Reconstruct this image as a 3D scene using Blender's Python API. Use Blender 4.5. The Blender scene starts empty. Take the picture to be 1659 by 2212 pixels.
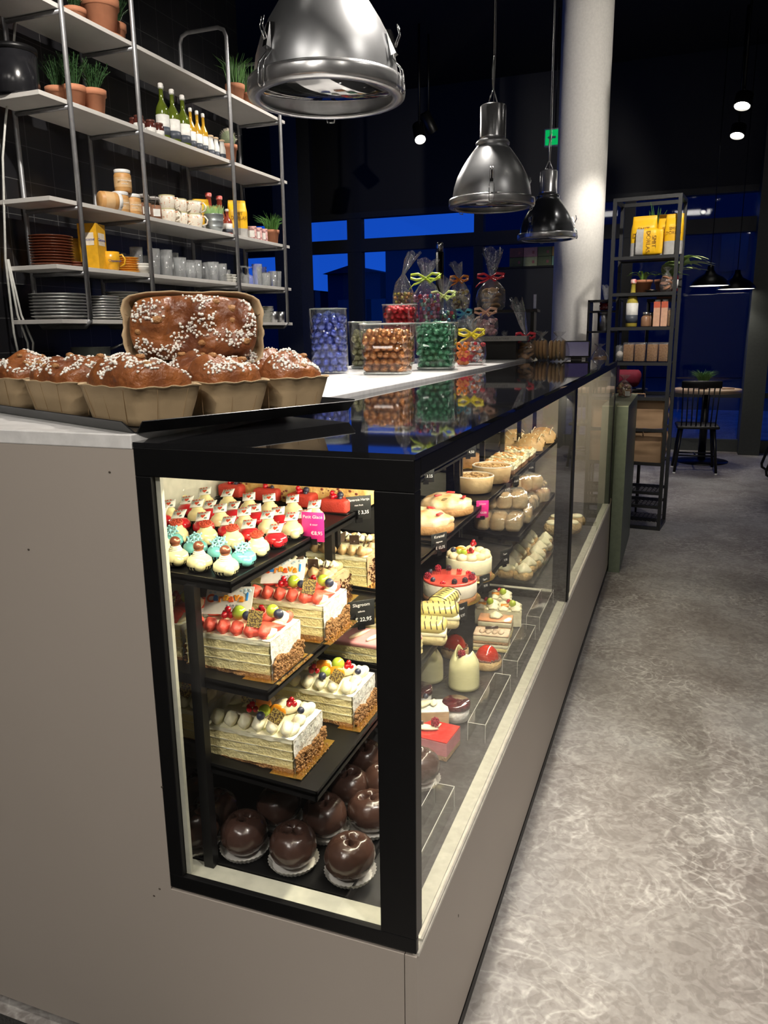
import bpy, bmesh, math, random
from math import sin, cos, pi, radians as rad, sqrt
from mathutils import Vector, Matrix, Euler, noise
random.seed(7)
U = random.uniform
SC = bpy.context.scene
COL = SC.collection
# ------------------------------------------------------------------ camera
F, IW, IH = 1681.1, 1659, 2212
YAW, PITCH, ROLL = 0.36336, 0.22665, -0.0135
CP = Vector((0.3409, -1.0178, 1.416))
fw = Vector((-sin(YAW)*cos(PITCH), cos(YAW)*cos(PITCH), -sin(PITCH)))
r0 = fw.cross(Vector((0, 0, 1))).normalized(); u0 = r0.cross(fw)
rt = r0*cos(ROLL) + u0*sin(ROLL); up = -r0*sin(ROLL) + u0*cos(ROLL)
cam = bpy.data.objects.new('camera', bpy.data.cameras.new('camera'))
COL.objects.link(cam); SC.camera = cam
cam.data.sensor_fit = 'HORIZONTAL'; cam.data.sensor_width = 36; cam.data.lens = 36*F/IW
cam.data.clip_start = .02; cam.data.clip_end = 200
M4 = Matrix((rt, up, -fw)).transposed().to_4x4(); M4.translation = CP
cam.matrix_world = M4
def at(px, py, x=None, y=None, z=None):
    """point of the real surface x=, y= or z= that the photo shows at a pixel"""
    d = rt*(px-IW/2) - up*(py-IH/2) + fw*F
    if x is not None: return CP + d*((x-CP.x)/d.x)
    if y is not None: return CP + d*((y-CP.y)/d.y)
    return CP + d*((z-CP.z)/d.z)
# ------------------------------------------------------------------ world: blue hour
W = bpy.data.worlds.new('dusk'); SC.world = W; W.use_nodes = True
nt = W.node_tree; bg = nt.nodes['Background']
tc = nt.nodes.new('ShaderNodeTexCoord'); sx = nt.nodes.new('ShaderNodeSeparateXYZ'); rp = nt.nodes.new('ShaderNodeValToRGB')
nt.links.new(tc.outputs['Generated'], sx.inputs[0]); nt.links.new(sx.outputs['Z'], rp.inputs[0]); nt.links.new(rp.outputs[0], bg.inputs[0])
rp.color_ramp.elements[0].position = 0.0; rp.color_ramp.elements[0].color = (.004, .045, .30, 1)
rp.color_ramp.elements[1].position = 0.5; rp.color_ramp.elements[1].color = (.002, .02, .17, 1)
bg.inputs[1].default_value = 1.0
# ------------------------------------------------------------------ exposure
VS = SC.view_settings
SC.display_settings.display_device = 'sRGB'
VS.view_transform = 'Standard'; VS.look = 'None'; VS.gamma = 1; VS.use_curve_mapping = False
VS.exposure = 1.0
# ------------------------------------------------------------------ lamps (each fixture is built further down)
def aim(o, tgt):
    o.rotation_euler = (Vector(tgt)-o.location).to_track_quat('-Z', 'Y').to_euler()
def spot_light(loc, tgt, watt, angle, blend=.5, size=.04, col=(1, .93, .84), name='spot_lamp'):
    l = bpy.data.lights.new(name, 'SPOT'); l.energy = watt; l.spot_size = rad(angle); l.spot_blend = blend
    l.shadow_soft_size = size; l.color = col
    o = bpy.data.objects.new(name, l); COL.objects.link(o); o.location = loc; aim(o, tgt); return o
def area_light(loc, tgt, watt, sx_, sy_, col=(1, .90, .66), name='case_lamp', rot=None):
    l = bpy.data.lights.new(name, 'AREA'); l.shape = 'RECTANGLE'; l.size = sx_; l.size_y = sy_; l.energy = watt; l.color = col
    o = bpy.data.objects.new(name, l); COL.objects.link(o); o.location = loc
    if rot: o.rotation_euler = rot
    else: aim(o, tgt)
    return o
SPOTS = [  # location, target, watt, cone, blend
    ((-0.05, 1.75, 3.45), (-0.50, 1.1, 1.25), 92, 50, .6),
    ((-0.9, 3.4, 3.45), (-0.75, 2.1, 1.3), 92, 46, .6),
    ((-1.05, 0.9, 3.45), (-2.2, 2.6, 1.9), 72, 60, .7),
    ((0.75, -0.5, 3.45), (0.33, 0.4, 0), 40, 34, .7),
    ((0.95, 1.0, 3.45), (0.45, 1.3, 0), 9, 36, .8),
    ((0.5, 2.9, 3.45), (0.15, 4.8, 1.75), 85, 36, .7),
    ((0.7, 4.2, 3.45), (0.7, 4.7, 0), 18, 40, .7),
    ((0.3, 4.9, 3.45), (-0.5, 6.0, 1.5), 58, 44, .6),
    ((-0.3, -2.6, 3.45), (-0.4, 0.0, 0.8), 36, 60, .8),
    ((1.5, -0.9, 3.45), (0.0, 0.9, 0.5), 62, 56, .8),
    ((-2.5, 5.2, 3.45), (-0.9, 3.0, 1.3), 40, 50, .7),
    ((1.3, 3.0, 3.9), (-0.5, 6.0, 3.2), 110, 40, .8),
    ((-0.9, 3.6, 3.6), (-2.3, 3.4, 2.0), 50, 60, .8),
    ((0.9, 4.2, 3.6), (0.50, 5.4, 1.65), 34, 24, .7),
    ((-0.1, -0.5, 3.45), (-0.62, 0.25, 1.3), 12, 34, .8),
]
for s in SPOTS: spot_light(*s[:2], s[2]*1.7, *s[3:])
FILL_PANELS = [((-1.6, -2.6), 10), ((0.3, -3.3), 15), ((2.6, 0.6), 1.5)]   # added fill panels overhead, unseen, behind the camera and at the right
for (x_, y_), w_ in FILL_PANELS: area_light((x_, y_, 4.27), None, w_, .9, .9, (1, .94, .86), 'fill_panel_lamp', (0, 0, 0))
CASEW = 3.6; XL_ = -.476
area_light((-.035, .93, 1.188), (-.35, .93, .7), CASEW*2.5, 1.68, .03)
area_light((-.035, 2.7, 1.188), (-.35, 2.7, .7), CASEW*1.9, 1.65, .03)
area_light((-.25, .05, 1.188), (-.28, .42, .75), CASEW*.26, .42, .03)
# ------------------------------------------------------------------ materials
_m = {}
def mat(name, col, rough=.5, metal=0, nz=None, bump=None, coat=0, sss=0, col2=None, emit=None, spec=.5, alpha=None):
    """principled surface; nz=(scale, contrast) mixes to col2, bump=(scale, strength)"""
    if name in _m: return _m[name]
    m = bpy.data.materials.new(name); m.use_nodes = True; _m[name] = m
    n = m.node_tree; b = n.nodes['Principled BSDF']
    b.inputs['Base Color'].default_value = (*col, 1); b.inputs['Roughness'].default_value = rough
    b.inputs['Metallic'].default_value = metal; b.inputs['Coat Weight'].default_value = coat; b.inputs['Coat Roughness'].default_value = .06
    b.inputs['Specular IOR Level'].default_value = spec
    if sss: b.inputs['Subsurface Weight'].default_value = sss; b.inputs['Subsurface Scale'].default_value = .01; b.inputs['Subsurface Radius'].default_value = (1, .6, .4)
    tcn = n.nodes.new('ShaderNodeTexCoord')
    if nz is None: nz = (40, .25)
    t = n.nodes.new('ShaderNodeTexNoise'); t.inputs['Scale'].default_value = nz[0]; t.inputs['Detail'].default_value = 5
    n.links.new(tcn.outputs['Object'], t.inputs['Vector'])
    r = n.nodes.new('ShaderNodeValToRGB'); r.color_ramp.elements[0].position = .5-nz[1]/2; r.color_ramp.elements[1].position = .5+nz[1]/2
    c2 = col2 or tuple(c*.86 for c in col)
    r.color_ramp.elements[0].color = (*c2, 1); r.color_ramp.elements[1].color = (*col, 1)
    n.links.new(t.outputs['Fac'], r.inputs[0]); n.links.new(r.outputs[0], b.inputs['Base Color'])
    if bump:
        t2 = n.nodes.new('ShaderNodeTexNoise'); t2.inputs['Scale'].default_value = bump[0]; t2.inputs['Detail'].default_value = 6
        bp = n.nodes.new('ShaderNodeBump'); bp.inputs['Strength'].default_value = bump[1]; bp.inputs['Distance'].default_value = .01
        n.links.new(tcn.outputs['Object'], t2.inputs['Vector']); n.links.new(t2.outputs['Fac'], bp.inputs['Height']); n.links.new(bp.outputs[0], b.inputs['Normal'])
    if emit: b.inputs['Emission Color'].default_value = (*emit[0], 1); b.inputs['Emission Strength'].default_value = emit[1]
    if alpha is not None: b.inputs['Alpha'].default_value = alpha
    return m
def glass(name, tint=(1, 1, 1), rough=.02, refl=1.0, base=0.0, ior=1.5, bump=None, painted_haze=0):
    """thin pane: see-through with fresnel reflections"""
    if name in _m: return _m[name]
    m = bpy.data.materials.new(name); m.use_nodes = True; _m[name] = m
    n = m.node_tree; n.nodes.remove(n.nodes['Principled BSDF']); o = n.nodes['Material Output']
    tr = n.nodes.new('ShaderNodeBsdfTransparent'); tr.inputs[0].default_value = (*tint, 1)
    g = n.nodes.new('ShaderNodeBsdfGlossy'); g.inputs['Roughness'].default_value = rough
    fr = n.nodes.new('ShaderNodeFresnel'); fr.inputs['IOR'].default_value = ior
    geo = n.nodes.new('ShaderNodeNewGeometry')
    tcn = n.nodes.new('ShaderNodeTexCoord'); nz = n.nodes.new('ShaderNodeTexNoise'); nz.inputs['Scale'].default_value = 9
    n.links.new(tcn.outputs['Object'], nz.inputs['Vector'])
    mu = n.nodes.new('ShaderNodeMath'); mu.operation = 'MULTIPLY_ADD'; mu.inputs[1].default_value = refl; mu.inputs[2].default_value = base
    # front faces only: back faces of a thin wall must not total-reflect
    mx0 = n.nodes.new('ShaderNodeMix'); mx0.data_type = 'FLOAT'
    n.links.new(geo.outputs['Backfacing'], mx0.inputs[0]); n.links.new(fr.outputs[0], mx0.inputs[2]); mx0.inputs[3].default_value = .04
    n.links.new(mx0.outputs[0], mu.inputs[0])
    if bump:
        nz.inputs['Scale'].default_value = bump[0]; bp = n.nodes.new('ShaderNodeBump'); bp.inputs['Strength'].default_value = bump[1]; bp.inputs['Distance'].default_value = .01
        n.links.new(nz.outputs['Fac'], bp.inputs['Height']); n.links.new(bp.outputs[0], g.inputs['Normal']); n.links.new(bp.outputs[0], fr.inputs['Normal'])
    mx = n.nodes.new('ShaderNodeMixShader')
    n.links.new(mu.outputs[0], mx.inputs[0]); n.links.new(tr.outputs[0], mx.inputs[1]); n.links.new(g.outputs[0], mx.inputs[2])
    if painted_haze:  # pale diffuse mixed in, painting highlights and bright edges into the glass
        df = n.nodes.new('ShaderNodeBsdfDiffuse'); df.inputs[0].default_value = (.8, .82, .82, 1); m2 = n.nodes.new('ShaderNodeMixShader'); m2.inputs[0].default_value = painted_haze
        n.links.new(mx.outputs[0], m2.inputs[1]); n.links.new(df.outputs[0], m2.inputs[2]); mx = m2
    n.links.new(mx.outputs[0], o.inputs['Surface'])
    return m
BLACK = mat('black powder coat', (.004, .004, .0045), .38, spec=.3)
BLACKM = mat('black satin metal', (.007, .007, .008), .35, .2, spec=.4)
LAM = mat('warm grey laminate', (.385, .34, .30), .5, nz=(3, .6), col2=(.37, .325, .285))
WHITE = mat('white worktop', (.74, .73, .72), .35)
CREAM = mat('pale enamel', (.50, .50, .42), .4)
STEEL = mat('brushed steel', (.55, .55, .56), .3, 1)
CHROME = mat('chrome', (.75, .75, .76), .12, 1)
PANE = glass('clear pane')
LIGHT = mat('led diffuser', (.9, .9, .8), .5, emit=((1, .95, .8), 4))
# ------------------------------------------------------------------ mesh builder
class MB:
    def __init__(s): s.v = []; s.f = []; s.m = []; s.sm = []
    def add(s, vs, fs, mi=0, smooth=True, T=None):
        o = len(s.v)
        for p in vs: s.v.append(T @ Vector(p) if T else Vector(p))
        for f in fs: s.f.append([i+o for i in f]); s.m.append(mi); s.sm.append(smooth)
        return s
    def box(s, a, b, mi=0, T=None):
        x0, y0, z0 = a; x1, y1, z1 = b
        vs = [(x0, y0, z0), (x1, y0, z0), (x1, y1, z0), (x0, y1, z0), (x0, y0, z1), (x1, y0, z1), (x1, y1, z1), (x0, y1, z1)]
        return s.add(vs, [(0, 3, 2, 1), (4, 5, 6, 7), (0, 1, 5, 4), (1, 2, 6, 5), (2, 3, 7, 6), (3, 0, 4, 7)], mi, False, T)
    def rbox(s, c, h, r, mi=0, T=None, seg=16, jit=0, js=30):
        """rounded box: centre, half sizes, edge radius"""
        vs = []; fs = []; nv = seg//2
        r = min(r, *h)
        for j in range(nv+1):
            th = pi*j/nv
            for i in range(seg):
                ph = 2*pi*(i+.5)/seg
                n = Vector((sin(th)*cos(ph), sin(th)*sin(ph), cos(th)))
                zz = cos(th)
                p = Vector(c)+Vector(((h[0]-r)*(1 if n.x > 0 else -1), (h[1]-r)*(1 if n.y > 0 else -1), (h[2]-r)*(1 if zz > 0 else -1)))+n*r
                if abs(zz) > .999: p = Vector((c[0]+(p.x-c[0])*.98, c[1]+(p.y-c[1])*.98, p.z))
                if jit: p += n*jit*noise.noise(p*js)
                vs.append(p)
        for j in range(nv):
            for i in range(seg):
                a = j*seg+i; b = j*seg+(i+1) % seg
                fs.append((a, a+seg, b+seg, b))
        fs.append(tuple(range(seg))); fs.append(tuple(range(nv*seg+seg-1, nv*seg-1, -1)))
        return s.add(vs, fs, mi, True, T)
    def lathe(s, prof, c=(0, 0, 0), seg=24, mi=0, T=None, smooth=True, wob=0, sy=1, nf=0, ph0=0):
        """prof: list of (radius, z); wob/nf: ripple"""
        vs = []; fs = []; n = len(prof)
        for (r, z) in prof:
            for i in range(seg):
                a = 2*pi*i/seg+ph0; rr = r*(1+wob*cos(nf*a)) if nf else r
                vs.append((c[0]+rr*cos(a), c[1]+rr*sin(a)*sy, c[2]+z))
        for j in range(n-1):
            for i in range(seg):
                a = j*seg+i; b = j*seg+(i+1) % seg
                fs.append((a, b, b+seg, a+seg))
        if prof[0][0] > 1e-6: fs.append(tuple(range(seg-1, -1, -1))) if prof[0][0] and getattr(s, 'cap', True) else None
        if prof[-1][0] > 1e-6 and getattr(s, 'cap', True): fs.append(tuple(range((n-1)*seg, n*seg)))
        return s.add(vs, fs, mi, smooth, T)
    def ball(s, c, r, mi=0, sc=(1, 1, 1), T=None, seg=12, jit=0, js=30, dent=0):
        vs = []; fs = []; nv = max(4, seg//2)
        for j in range(nv+1):
            th = pi*j/nv
            for i in range(seg):
                ph = 2*pi*i/seg; n = Vector((sin(th)*cos(ph), sin(th)*sin(ph), cos(th)))
                k = r
                p = Vector((c[0]+n.x*k*sc[0], c[1]+n.y*k*sc[1], c[2]+n.z*k*sc[2]))
                if jit: p += n*jit*noise.noise((p+Vector(c)*3)*js)
                vs.append(p)
        for j in range(nv):
            for i in range(seg):
                a = j*seg+i; b = j*seg+(i+1) % seg
                fs.append((a, a+seg, b+seg, b))
        return s.add(vs, fs, mi, True, T)
    def tube(s, pts, r, seg=8, mi=0, closed=False, T=None, cap=True):
        pts = [Vector(p) for p in pts]; n = len(pts); vs = []; fs = []
        rs = r if isinstance(r, (list, tuple)) else [r]*n
        prev = None
        for i, p in enumerate(pts):
            a = pts[(i-1) % n] if (closed or i > 0) else p; b = pts[(i+1) % n] if (closed or i < n-1) else p
            t = (b-a).normalized()
            if prev is None:
                q = Vector((0, 0, 1)) if abs(t.z) < .9 else Vector((1, 0, 0)); u = t.cross(q).normalized()
            else: u = (prev - t*prev.dot(t)).normalized()
            prev = u; w = t.cross(u)
            for k in range(seg):
                an = 2*pi*(k+.5)/seg; vs.append(p+(u*cos(an)+w*sin(an))*rs[i])
        for i in range(n if closed else n-1):
            j = (i+1) % n
            for k in range(seg):
                k2 = (k+1) % seg; fs.append((i*seg+k, i*seg+k2, j*seg+k2, j*seg+k))
        if not closed and cap: fs.append(tuple(range(seg-1, -1, -1))); fs.append(tuple(range((n-1)*seg, n*seg)))
        return s.add(vs, fs, mi, seg > 4, T)
    def prism(s, poly, z0, z1, mi=0, T=None, smooth=False, top=None):
        n = len(poly); tp = top or poly
        vs = [(x, y, z0) for x, y in poly]+[(x, y, z1) for x, y in tp]
        fs = [tuple(range(n-1, -1, -1)), tuple(range(n, 2*n))]+[(i, (i+1) % n, n+(i+1) % n, n+i) for i in range(n)]
        return s.add(vs, fs, mi, smooth, T)
    def ribbon(s, pts, w, mi=0, T=None, th=.0006):
        """flat band along pts, w: width vector"""
        w = Vector(w); vs = []; fs = []
        for p in pts: p = Vector(p); vs += [p-w/2, p+w/2]
        for i in range(len(pts)-1): a = 2*i; fs.append((a, a+1, a+3, a+2))
        return s.add(vs, fs, mi, True, T)
    def grid(s, fn, nu, nv, mi=0, T=None, smooth=True):
        vs = [fn(i/nu, j/nv) for j in range(nv+1) for i in range(nu+1)]
        fs = [(j*(nu+1)+i, j*(nu+1)+i+1, (j+1)*(nu+1)+i+1, (j+1)*(nu+1)+i) for j in range(nv) for i in range(nu)]
        return s.add(vs, fs, mi, smooth, T)
    def build(s, name, mats, parent=None, bevel=0, solid=0, sub=0):
        me = bpy.data.meshes.new(name); me.from_pydata([tuple(v) for v in s.v], [], s.f)
        if not isinstance(mats, (list, tuple)): mats = [mats]
        for m in mats: me.materials.append(m)
        me.polygons.foreach_set('material_index', s.m); me.polygons.foreach_set('use_smooth', s.sm); me.update()
        o = bpy.data.objects.new(name, me); COL.objects.link(o); o.parent = parent
        if solid: k = o.modifiers.new('solid', 'SOLIDIFY'); k.thickness = solid; k.offset = 0
        if bevel: k = o.modifiers.new('bevel', 'BEVEL'); k.width = bevel; k.segments = 2; k.limit_method = 'ANGLE'
        if sub: k = o.modifiers.new('sub', 'SUBSURF'); k.levels = sub; k.render_levels = sub
        return o
def tag(o, label=None, cat=None, group=None, kind=None):
    if label: o['label'] = label
    if cat: o['category'] = cat
    if group: o['group'] = group
    if kind: o['kind'] = kind
    return o
def thing(name, loc, rz=0, label=None, cat=None, group=None):
    o = bpy.data.objects.new(name, None); COL.objects.link(o); o.location = loc; o.rotation_euler = (0, 0, rz)
    o.empty_display_size = .05
    return tag(o, label, cat, group)
def kids(o): return [c for c in bpy.data.objects if c.parent == o]
_kids = {}
def dup(o, loc=None, rz=None, label=None, group=None, parent=None, rot=None, scale=None):
    c = o.copy(); COL.objects.link(c); c.parent = parent
    if o.name not in _kids: _kids[o.name] = kids(o)
    for k in _kids[o.name]: dup(k, parent=c)
    if loc is not None: c.location = loc
    if rz is not None: c.rotation_euler = (0, 0, rz)
    if rot is not None: c.rotation_euler = rot
    if scale: c.scale = (scale,)*3
    if label: c['label'] = label
    if group: c['group'] = group
    return c
class Proto:
    """first call places the original, later calls place copies"""
    def __init__(s, o): s.o = o; s.n = 0
    def put(s, loc, rz=0, label=None, group=None, rot=None, scale=None):
        s.n += 1
        if s.n == 1:
            s.first = (Vector(loc),)
            o = s.o; o.location = loc; o.rotation_euler = rot or (0, 0, rz)
            if scale: o.scale = (scale,)*3
            if label: o['label'] = label
            if group: o['group'] = group
            return o
        return dup(s.o, loc, None if rot else rz, label, group, rot=rot, scale=scale or 1)
def struct(mb, name, mats, **k): return tag(mb.build(name, mats, **k), kind='structure')
def text(name, body, size, material, parent, loc, rot, ext=.0003, align='CENTER', sx=1, bold=0):
    cu = bpy.data.curves.new(name, 'FONT'); cu.body = body; cu.size = size; cu.extrude = ext; cu.align_x = align; cu.align_y = 'CENTER'; cu.resolution_u = 3; cu.offset = bold
    t = bpy.data.objects.new('tmp_text', cu); COL.objects.link(t)
    dg = bpy.context.evaluated_depsgraph_get(); me = bpy.data.meshes.new_from_object(t.evaluated_get(dg))
    bpy.data.objects.remove(t); me.materials.clear(); me.materials.append(material)
    o = bpy.data.objects.new(name, me); COL.objects.link(o); o.parent = parent; o.location = loc; o.rotation_euler = rot; o.scale = (sx, 1, 1)
    return o
def Tr(x=0, y=0, z=0, rz=0, rx=0, ry=0, s=1):
    return Matrix.Translation((x, y, z)) @ Euler((rx, ry, rz)).to_matrix().to_4x4() @ Matrix.Scale(s, 4)
exec_parts = []
# ================================================================== THE ROOM
CEIL = 4.35
def floor_layer():
    m = bpy.data.materials.new('damask vinyl floor'); m.use_nodes = True; n = m.node_tree; b = n.nodes['Principled BSDF']; L = n.links.new
    g = n.nodes.new('ShaderNodeTexCoord')
    def nz(scale, det=5, dist=0, vec=None):
        t = n.nodes.new('ShaderNodeTexNoise'); t.inputs['Scale'].default_value = scale; t.inputs['Detail'].default_value = det; t.inputs['Distortion'].default_value = dist
        L(vec or g.outputs['Object'], t.inputs['Vector']); return t.outputs['Fac']
    def ramp(src, stops):
        r = n.nodes.new('ShaderNodeValToRGB'); e = r.color_ramp.elements
        e[0].position, e[0].color = stops[0][0], (*stops[0][1], 1); e[1].position, e[1].color = stops[-1][0], (*stops[-1][1], 1)
        for p, c in stops[1:-1]: q = e.new(p); q.color = (*c, 1)
        L(src, r.inputs[0]); return r.outputs[0]
    def mix(f, a, c, mode='MIX'):
        x = n.nodes.new('ShaderNodeMix'); x.data_type = 'RGBA'; x.blend_type = mode
        if isinstance(f, float): x.inputs[0].default_value = f
        else: L(f, x.inputs[0])
        L(a, x.inputs[6]); L(c, x.inputs[7]); return x.outputs[2]
    base = ramp(nz(1.7, 9, .5), [(.3, (.19, .165, .152)), (.47, (.28, .258, .243)), (.6, (.35, .335, .325)), (.72, (.40, .395, .39))])
    iso = nz(5.5, 2.5, 2.2)
    line = ramp(iso, [(.455, (0, 0, 0)), (.49, (1, 1, 1)), (.50, (1, 1, 1)), (.535, (0, 0, 0))])
    iso2 = nz(12, 2, 1.4)
    line2 = ramp(iso2, [(.42, (0, 0, 0)), (.50, (.8, .8, .8)), (.56, (0, 0, 0))])
    lines = mix(1.0, line, line2, 'ADD')
    wear = ramp(nz(2.6, 6), [(.36, (0, 0, 0)), (.64, (.6, .6, .6))])
    fac = mix(1.0, lines, wear, 'MULTIPLY')
    pale = ramp(nz(30), [(.3, (.48, .46, .44)), (.7, (.60, .58, .55))])
    c1 = mix(fac, base, pale)
    leaf = ramp(nz(15, 3, 2.2), [(.46, (.66, .64, .63)), (.52, (1, 1, 1))])
    c15 = mix(.55, c1, leaf, 'MULTIPLY')
    grain = ramp(nz(70, 6), [(.3, (.8, .8, .8)), (.7, (1.08, 1.08, 1.08))])
    c2 = mix(.8, c15, grain, 'MULTIPLY')
    L(c2, b.inputs['Base Color'])
    rr = ramp(nz(6), [(.3, (.42,)*3), (.7, (.55,)*3)]); L(rr, b.inputs['Roughness'])
    return m
struct(MB().add([(-7, -6, 0), (4, -6, 0), (4, 14, 0), (-7, 14, 0)], [(0, 1, 2, 3)], 0, False), 'floor', floor_layer())
CEILM = mat('black ceiling', (.012, .012, .016), .7)
struct(MB().box((-7, -6, CEIL), (4, 9.2, CEIL+.1)), 'ceiling', CEILM)
o = MB().rbox((-1.5, -.72, .004), (1.12, .70, .004), .003, seg=8).build('floor_shade_sheet', mat('charcoal floor shade', (.035, .034, .033), .9, bump=(200, .5))); tag(o, 'dark sheet painted as floor shade in front of the counter end', 'mat')  # added dark sheet; shade on the floor put into its colour
# tiled wall behind the shelves
def tile_mat():
    m = bpy.data.materials.new('black glazed tile'); m.use_nodes = True; n = m.node_tree; b = n.nodes['Principled BSDF']; L = n.links.new
    g = n.nodes.new('ShaderNodeTexCoord'); mp = n.nodes.new('ShaderNodeMapping'); mp.inputs['Rotation'].default_value = (0, 0, 0)
    cx = n.nodes.new('ShaderNodeCombineXYZ'); sp = n.nodes.new('ShaderNodeSeparateXYZ'); L(g.outputs['Object'], sp.inputs[0]); L(sp.outputs['Y'], cx.inputs[0]); L(sp.outputs['Z'], cx.inputs[1])
    t = n.nodes.new('ShaderNodeTexBrick'); t.offset = 0; t.inputs['Scale'].default_value = 1; t.inputs['Brick Width'].default_value = .15; t.inputs['Row Height'].default_value = .15
    t.inputs['Mortar Size'].default_value = .0015; t.inputs['Color1'].default_value = (.012, .012, .014, 1); t.inputs['Color2'].default_value = (.016, .016, .018, 1); t.inputs['Mortar'].default_value = (.10, .10, .10, 1)
    L(cx.outputs[0], t.inputs['Vector']); L(t.outputs['Color'], b.inputs['Base Color']); b.inputs['Roughness'].default_value = .28
    return m
struct(MB().box((-2.62, -6, 0), (-2.48, 3.86, CEIL)), 'wall_left', tile_mat())
DARKW = mat('dark wall paint', (.02, .02, .024), .7)
struct(MB().box((-7.1, 3.7, 0), (-7, 9.2, CEIL)), 'wall_far_left', DARKW)
struct(MB().box((3.9, -6, 0), (4, 9.2, CEIL)), 'wall_right', mat('grey right wall paint', (.22, .22, .22), .7))
struct(MB().box((-7, -6.1, 0), (4, -6, CEIL)), 'wall_front', mat('grey wall paint', (.5, .48, .45), .7))
# glazed facade, y = 9
FR = mat('anthracite window frame', (.018, .02, .024), .45)
FRG = mat('grey green window mullion', (.05, .055, .05), .45)
YF = 9.0
struct(MB().box((-7, YF, 2.93), (4, YF+.2, CEIL)), 'wall_back', mat('dark fascia', (.01, .011, .015), .6))
xs = [-7.0, -5.7, -3.87, -2.15, -0.35, 1.06, 2.6, 4.0]
for i in range(7):
    a, b = xs[i], xs[i+1]
    fr_ = MB(); wl = .06
    fr_.box((a, YF-.02, 0), (a+wl+(.08 if i in (2, 5) else 0), YF+.1, 2.93)); fr_.box((b-.06, YF-.02, 0), (b, YF+.1, 2.93))
    for z0, z1 in ((0, .12), (.62, .68) if i > 3 else (0, .1), (2.46, 2.62), (2.88, 2.95)): fr_.box((a, YF-.03, z0), (b, YF+.1, z1))
    w = struct(fr_, 'window_%d' % (i+1), FRG if i == 5 else FR)
    MB().box((a+wl, YF+.03, .1), (b-.06, YF+.036, 2.9)).build('window_pane', glass('facade glazing', (.9, .93, .97), .02, .55), w)
struct(MB().box((1.0, YF-.35, 0), (1.22, YF-.02, CEIL)), 'trim_1', FRG)
struct(MB().box((-4.60, 8.2, 0), (-4.24, 8.55, CEIL), 0), 'trim_2', mat('dark grey column paint', (.05, .055, .065), .6))
struct(MB().box((0.2, YF-.12, 0), (4, YF-.03, .14)), 'baseboard_back', FRG)
# outside: street, houses
NAVY = mat('house wall at dusk', (.03, .04, .07), .9); NAVR = mat('roof tiles at dusk', (.015, .02, .04), .9)
struct(MB().box((-40, 9.3, -.12), (30, 60, -.02)), 'ground', mat('asphalt', (.05, .05, .055), .8))
def house(x0, x1, y0, y1, h, rh, lab):
    t = thing('house', (0, 0, 0), 0, lab, 'house')
    MB().box((x0, y0, 0), (x1, y1, h)).build('house_wall', NAVY, t)
    xm = (x0+x1)/2
    MB().add([(x0-.05, y0-.3, h), (x1+.05, y0-.3, h), (x1+.05, y1, h), (x0-.05, y1, h), (xm, y0-.3, h+rh), (xm, y1, h+rh)], [(0, 1, 4), (3, 5, 2), (0, 4, 5, 3), (1, 2, 5, 4), (0, 3, 2, 1)], 0, False).build('roof', NAVR, t)
    for k in range(3):
        xx = x0+(x1-x0)*(.2+.27*k)
        MB().box((xx, y0-.06, h*.45), (xx+.7, y0-.01, h*.45+1)).build('house_window', mat('dark window', (.02, .03, .06), .2), t)
house(-22, -12.0, 24, 32, 2.9, .5, 'low dark roofs in dusk seen through the window behind the shelf rack')
house(-11.1, -9.2, 24, 30, 3.35, .25, 'small gabled house in dusk seen left of the gift bags')
house(-9.0, -6.0, 24, 30, 4.1, 0.3, 'flat dark building in dusk beyond the window behind the gift bags')
house(-5.85, 9, 24, 34, 6.6, 1.2, 'tall dim building added to hide bright sky behind column and rack')  # added block keeping bright sky out of the right windows
tr = thing('bare_tree', (-16.2, 21, 0), 0, 'leafless tree outside beyond the shelf corner', 'tree')
b = MB(); b.tube([(0, 0, 0), (0, 0, 2.2)], [.12, .07], 6)
for k in range(26):
    a = U(0, 6.28); h = U(1.6, 2.3); l = U(.5, 1.1)
    b.tube([(0, 0, h-.4), (cos(a)*l*.5, sin(a)*l*.5, h+l*.3), (cos(a)*l, sin(a)*l, h+l*.8)], [.03, .018, .006], 4)
b.build('branches', mat('bark', (.02, .02, .025), .9), tr)
# round white column
o = MB().lathe([(.2, 0), (.2, CEIL)], (-.545, 6.0, 0), 48).build('column', mat('white column plaster', (.68, .66, .62), .7, nz=(60, .5), bump=(220, .15)))
tag(o, kind='structure'); o.name = 'trim_3'
# ================================================================== COUNTER
L1, L2 = 1.80, 3.57; ZB = .428; ZT = 1.25; XL = -.476; XBK = -.74
t = thing('counter_base', (0, 0, 0), 0, 'long warm grey laminate counter carrying the glass display cases', 'counter')
MB().box((-.02, 0, .03), (0, L2+.2, ZB-.006)).build('front_panel', LAM, t)
MB().box((XL, -.0, .03), (-.0215, .02, ZB-.006)).box((-1.15, 0, .03), (XL, .02, ZT-.012)).build('end_panel', LAM, t)
MB().box((-1.12, .03, 0), (.002, L2+.15, .028)).build('kick_plinth', BLACK, t)
MB().box((-1.15, .02, .03), (-1.13, L2+.2, ZT-.012)).box((XBK-.02, .02, .03), (XBK, L2+.2, ZT-.012)).box((-1.13, L2+.18, .03), (-.02, L2+.2, ZT-.012)).build('back_panel', LAM, t)
MB().box((-.008, .004, ZB-.006), (.003, L2, ZB)).box((-.0085, .03, ZB), (.001, L2, ZB+.005)).build('metal_trim', mat('pale anodised trim', (.62, .60, .55), .35, .4), t)
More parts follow.
